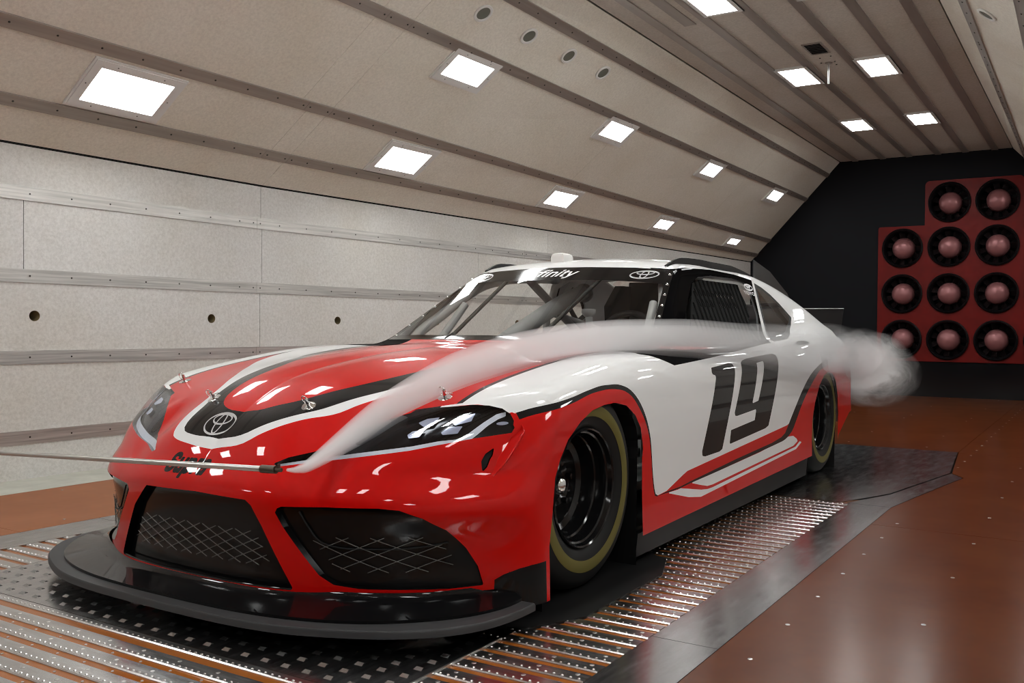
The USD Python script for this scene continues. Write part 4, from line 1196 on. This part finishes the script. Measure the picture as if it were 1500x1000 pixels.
part(CAR, "air_duct", MB().tube(smooth3([(-.10, .90, .80), (-.06, 1.10, .90), (.0, 1.36, 1.03), (.05, 1.52, 1.10)]), .042, 16).lathe([(0, .004), (.048, .004), (.05, -.03), (.042, -.03)], (.05, 1.52, 1.10), (.3, -.9, .3), 18), "cabin_grey", "grey ribbed air duct", smooth=60)
# window net in the driver's window
NET = Polygon([(1.46, .99), (1.66, 1.15), (1.80, 1.175), (2.36, 1.175), (2.36, 1.05), (2.16, .83), (1.40, .83), (1.30, .87)]).buffer(-.005)
for k in range(15):
    if k in (0, 1, 12, 13, 14):
        continue
    for z0, z1 in ((1.022, 1.062), (1.080, 1.116)) if k != 6 else ((1.080, 1.10),):
        yy = 1.50 + k * .058 + (z0 - 1.0) * .35
        NET = NET.difference(sbox(yy, z0, yy + .017, z1))
nv = lambda: None
net = MB()
m = trimesh.creation.extrude_polygon(NET, .004, engine="earcut")
v = np.array(m.vertices)
net.add(np.column_stack([.800 - .52 * np.maximum(v[:, 1] - .82, 0) - .012 + v[:, 2], v[:, 0], v[:, 1]]), m.faces)
for k in range(16):
    yy = 1.42 + k * .058
    pts = [(yy + (z - 1.0) * .35, z) for z in np.linspace(.85, 1.165, 6)]
    pts = [p for p in pts if NET.buffer(.02).contains(Point(p))]
    if len(pts) > 2:
        pts = np.array(pts)
        net.tube(np.column_stack([.800 - .52 * np.maximum(pts[:, 1] - .82, 0) - .006, pts]), .006, 5)
wn = part(CAR, "window_net", net, "net_black", "black webbing net in the driver's window", smooth=False)
# printing on the pillar behind the driver's window
def draped(g, off=.0015):
    v, f = trimesh.creation.triangulate_polygon(g, engine="earcut")
    return np.column_stack([side_x(v[:, 0], v[:, 1]) + off, v]), f
pr = emblem(2.425, 1.155, .066, .0215, .009)
mb = MB()
for g in list(getattr(pr, "geoms", [pr])):
    mb.add(*draped(g))
part(CAR, "pillar_emblem", mb, "white_print", "white oval emblem on the pillar", smooth=False)
tx = shapely.affinity.scale(lettering("TOYO", .020, 0, True), 2.1, 1, origin=(0, 0))
tx = shapely.affinity.skew(shapely.affinity.translate(tx, 2.31, 1.112), ys=-2, origin=(2.3, 1.112))
mb = MB()
for g in getattr(tx, "geoms", [tx]):
    mb.add(*draped(g))
part(CAR, "pillar_lettering", mb, "white_print", "white capitals under the pillar emblem", smooth=False)
# ---------------------------------------------------------------- smoke wand and smoke
W0, W1 = np.array([.533, -.980, .508]), np.array([-2.914, -1.03, .366])
wd = thing("smoke_wand", "long thin metal wand reaching from the left wall to the car's headlight", "smoke wand")
part(wd, "tube", MB().tube([W1, W1 * .5 + W0 * .5, W0 + (W1 - W0) * .02], .0085, 12), "steel_rod", "bright metal tube")
part(wd, "nozzle", MB().tube([W0 + (W1 - W0) * .022, W0 + (W1 - W0) * .006], .0115, 12).tube([W0 + (W1 - W0) * .006, W0], .006, 10).box(W0 - [.013, .004, .004], W0 + [-.008, .004, .016]), "brass_dark", "dark nozzle at the wand's tip")
part(wd, "wall_flange", MB().lathe([(.0, .012), (.035, .012), (.038, .008), (.038, 0)], W1 + [-.0005, 0, 0], (1, 0, 0), 20), "steel_rod")

PATH = np.array([(.512, -.938, .501, .005), (.505, -.90, .496, .010), (.500, -.868, .496, .015), (.490, -.696, .556, .036), (.510, -.552, .625, .054), (.560, -.413, .692, .068), (.600, -.208, .760, .078), (.640, .026, .813, .075), (.720, .283, .852, .072),
    (.810, .568, .868, .076), (.890, .937, .865, .086), (.950, 1.457, .840, .100), (.990, 2.090, .800, .135), (1.015, 2.70, .765, .185), (1.02, 3.25, .735, .20), (1.01, 3.55, .72, .10), (1.005, 3.68, .715, .02)])
t = np.arange(len(PATH))
tt = np.linspace(0, len(PATH) - 1, 90)
from scipy.interpolate import PchipInterpolator
PP = np.stack([PchipInterpolator(t, PATH[:, c])(tt) for c in range(4)], 1)
def plume(size, grow, seed, stop):
    P = PP[PP[:, 1] < stop] * [1, 1, 1, size]
    n = 36
    d = np.gradient(P[:, :3], axis=0); d /= np.maximum(np.linalg.norm(d, axis=1, keepdims=True), 1e-9)
    e1 = np.cross(d, [0, 0, 1.]); e1 /= np.linalg.norm(e1, axis=1, keepdims=True)
    e2 = np.cross(e1, d)
    th = np.arange(n) / n * 2 * math.pi
    soft_n = (np.cos(th)[None, :, None] * e1[:, None] + np.sin(th)[None, :, None] * e2[:, None]).reshape(-1, 3)
    ring = P[:, None, :3] + (np.cos(th)[None, :, None] * e1[:, None] + np.sin(th)[None, :, None] * e2[:, None]) * P[:, None, 3:4]
    amp = np.clip((P[:, 1] - .3) / 3.2, 0, 1) * grow
    nz = meshkit.fbm(ring * np.array([5, 2.6, 5]), 2, seed) - .5
    ring = ring + (ring - P[:, None, :3]) * (nz * 2.2 * amp[:, None])[..., None]
    v = np.vstack([ring.reshape(-1, 3), P[:1, :3], P[-1:, :3]])
    f, m = [], len(P)
    for i in range(m - 1):
        for j in range(n):
            q = [i * n + j, i * n + (j + 1) % n, (i + 1) * n + (j + 1) % n, (i + 1) * n + j]
            f += [[q[0], q[1], q[2]], [q[0], q[2], q[3]]]
    for j in range(n):
        f += [[m * n, (j + 1) % n, j], [m * n + 1, (m - 1) * n + j, (m - 1) * n + (j + 1) % n]]
    f = np.array(f)[:, ::-1]
    return Piece(v, np.vstack([soft_n, -d[:1], d[-1:]]), f)
MATS["smoke"] = usdkit.material(stage, "/World/Looks/smoke", {
    "g": ("geometry", {}),
    "xyz": ("separate_xyz", {}),
    "fall": ("map_range", dict(from_min=-.95, from_max=4.75, to_min=0., to_max=1.)),
    "den": ("rgb_ramp", {"ramp": [(0., (.84, .84, .84)), (.10, (.90, .90, .90)), (.20, (.82, .82, .82)), (.36, (.80, .80, .80)), (.56, (.80, .80, .80)), (.70, (.95, .95, .95)), (.84, (1.4, 1.4, 1.4)), (.91, (.9, .9, .9)), (1., (.2, .2, .2))]}),
    "n": ("noise_texture", dict(scale=3.6, detail=6., roughness=.6, distortion=.4)),
    "nm": ("map_range", dict(from_min=.34, from_max=.62, to_min=.22, to_max=1.5, clamp=True)),
    "amt": ("map_range", dict(from_min=1.2, from_max=3.8, to_min=.06, to_max=1., clamp=True)),
    "mx": ("mix_float", dict(a=1.)),
    "lw": ("layer_weight", dict(blend=.5)),
    "inv": ("math", dict(math_type="subtract", value1=1.)),
    "ex": ("map_range", dict(from_min=2.7, from_max=3.8, to_min=1.15, to_max=2.1, clamp=True)), "pw": ("math", dict(math_type="power")),
    "m1": ("math", dict(math_type="multiply")),
    "m2": ("math", dict(math_type="multiply", use_clamp=True)),
    "d": ("diffuse_bsdf", dict(color=(.96, .96, .965))), "tr": ("translucent_bsdf", dict(color=(.93, .93, .94))),
    "dt": ("mix_closure", dict(fac=.45)), "t": ("transparent_bsdf", {}), "o": ("mix_closure", {})},
    [("g.position", "xyz.vector"), ("xyz.y", "fall.value"), ("fall.result", "den.fac"), ("g.position", "n.vector"), ("n.fac", "nm.value"), ("xyz.y", "amt.value"),
     ("amt.result", "mx.fac"), ("nm.result", "mx.b"), ("lw.facing", "inv.value2"), ("inv.value", "pw.value1"), ("xyz.y", "ex.value"), ("ex.result", "pw.value2"), ("den.color", "m1.value1"), ("mx.result", "m1.value2"),
     ("m1.value", "m2.value1"), ("pw.value", "m2.value2"), ("d.BSDF", "dt.closure1"), ("tr.BSDF", "dt.closure2"), ("m2.value", "o.fac"), ("t.BSDF", "o.closure1"), ("dt.closure", "o.closure2")], surface="o.closure")
def puff(c, r, seed):
    m_ = trimesh.creation.icosphere(4)
    v = np.array(m_.vertices)
    n = v / np.array(r)
    n /= np.linalg.norm(n, axis=1, keepdims=True)
    w = v * np.array(r) * (1 + .32 * (meshkit.fbm(v * 1.9, 3, seed) - .5))[:, None] + np.array(c)
    return Piece(w, n, np.array(m_.faces))
a, b = plume(1.0, .12, 4, 4.), plume(.68, .15, 9, 3.1)
b = b.plus(puff((1.00, 3.45, .735), (.20, .55, .165), 3), puff((.97, 4.05, .70), (.30, .48, .215), 5), puff((.97, 4.40, .58), (.33, .50, .28), 8))
sm = part("/World", "smoke", a.plus(b), "smoke", "white smoke plume streaming over the fender and along the driver's side", smooth=True, kind="stuff", category="smoke")
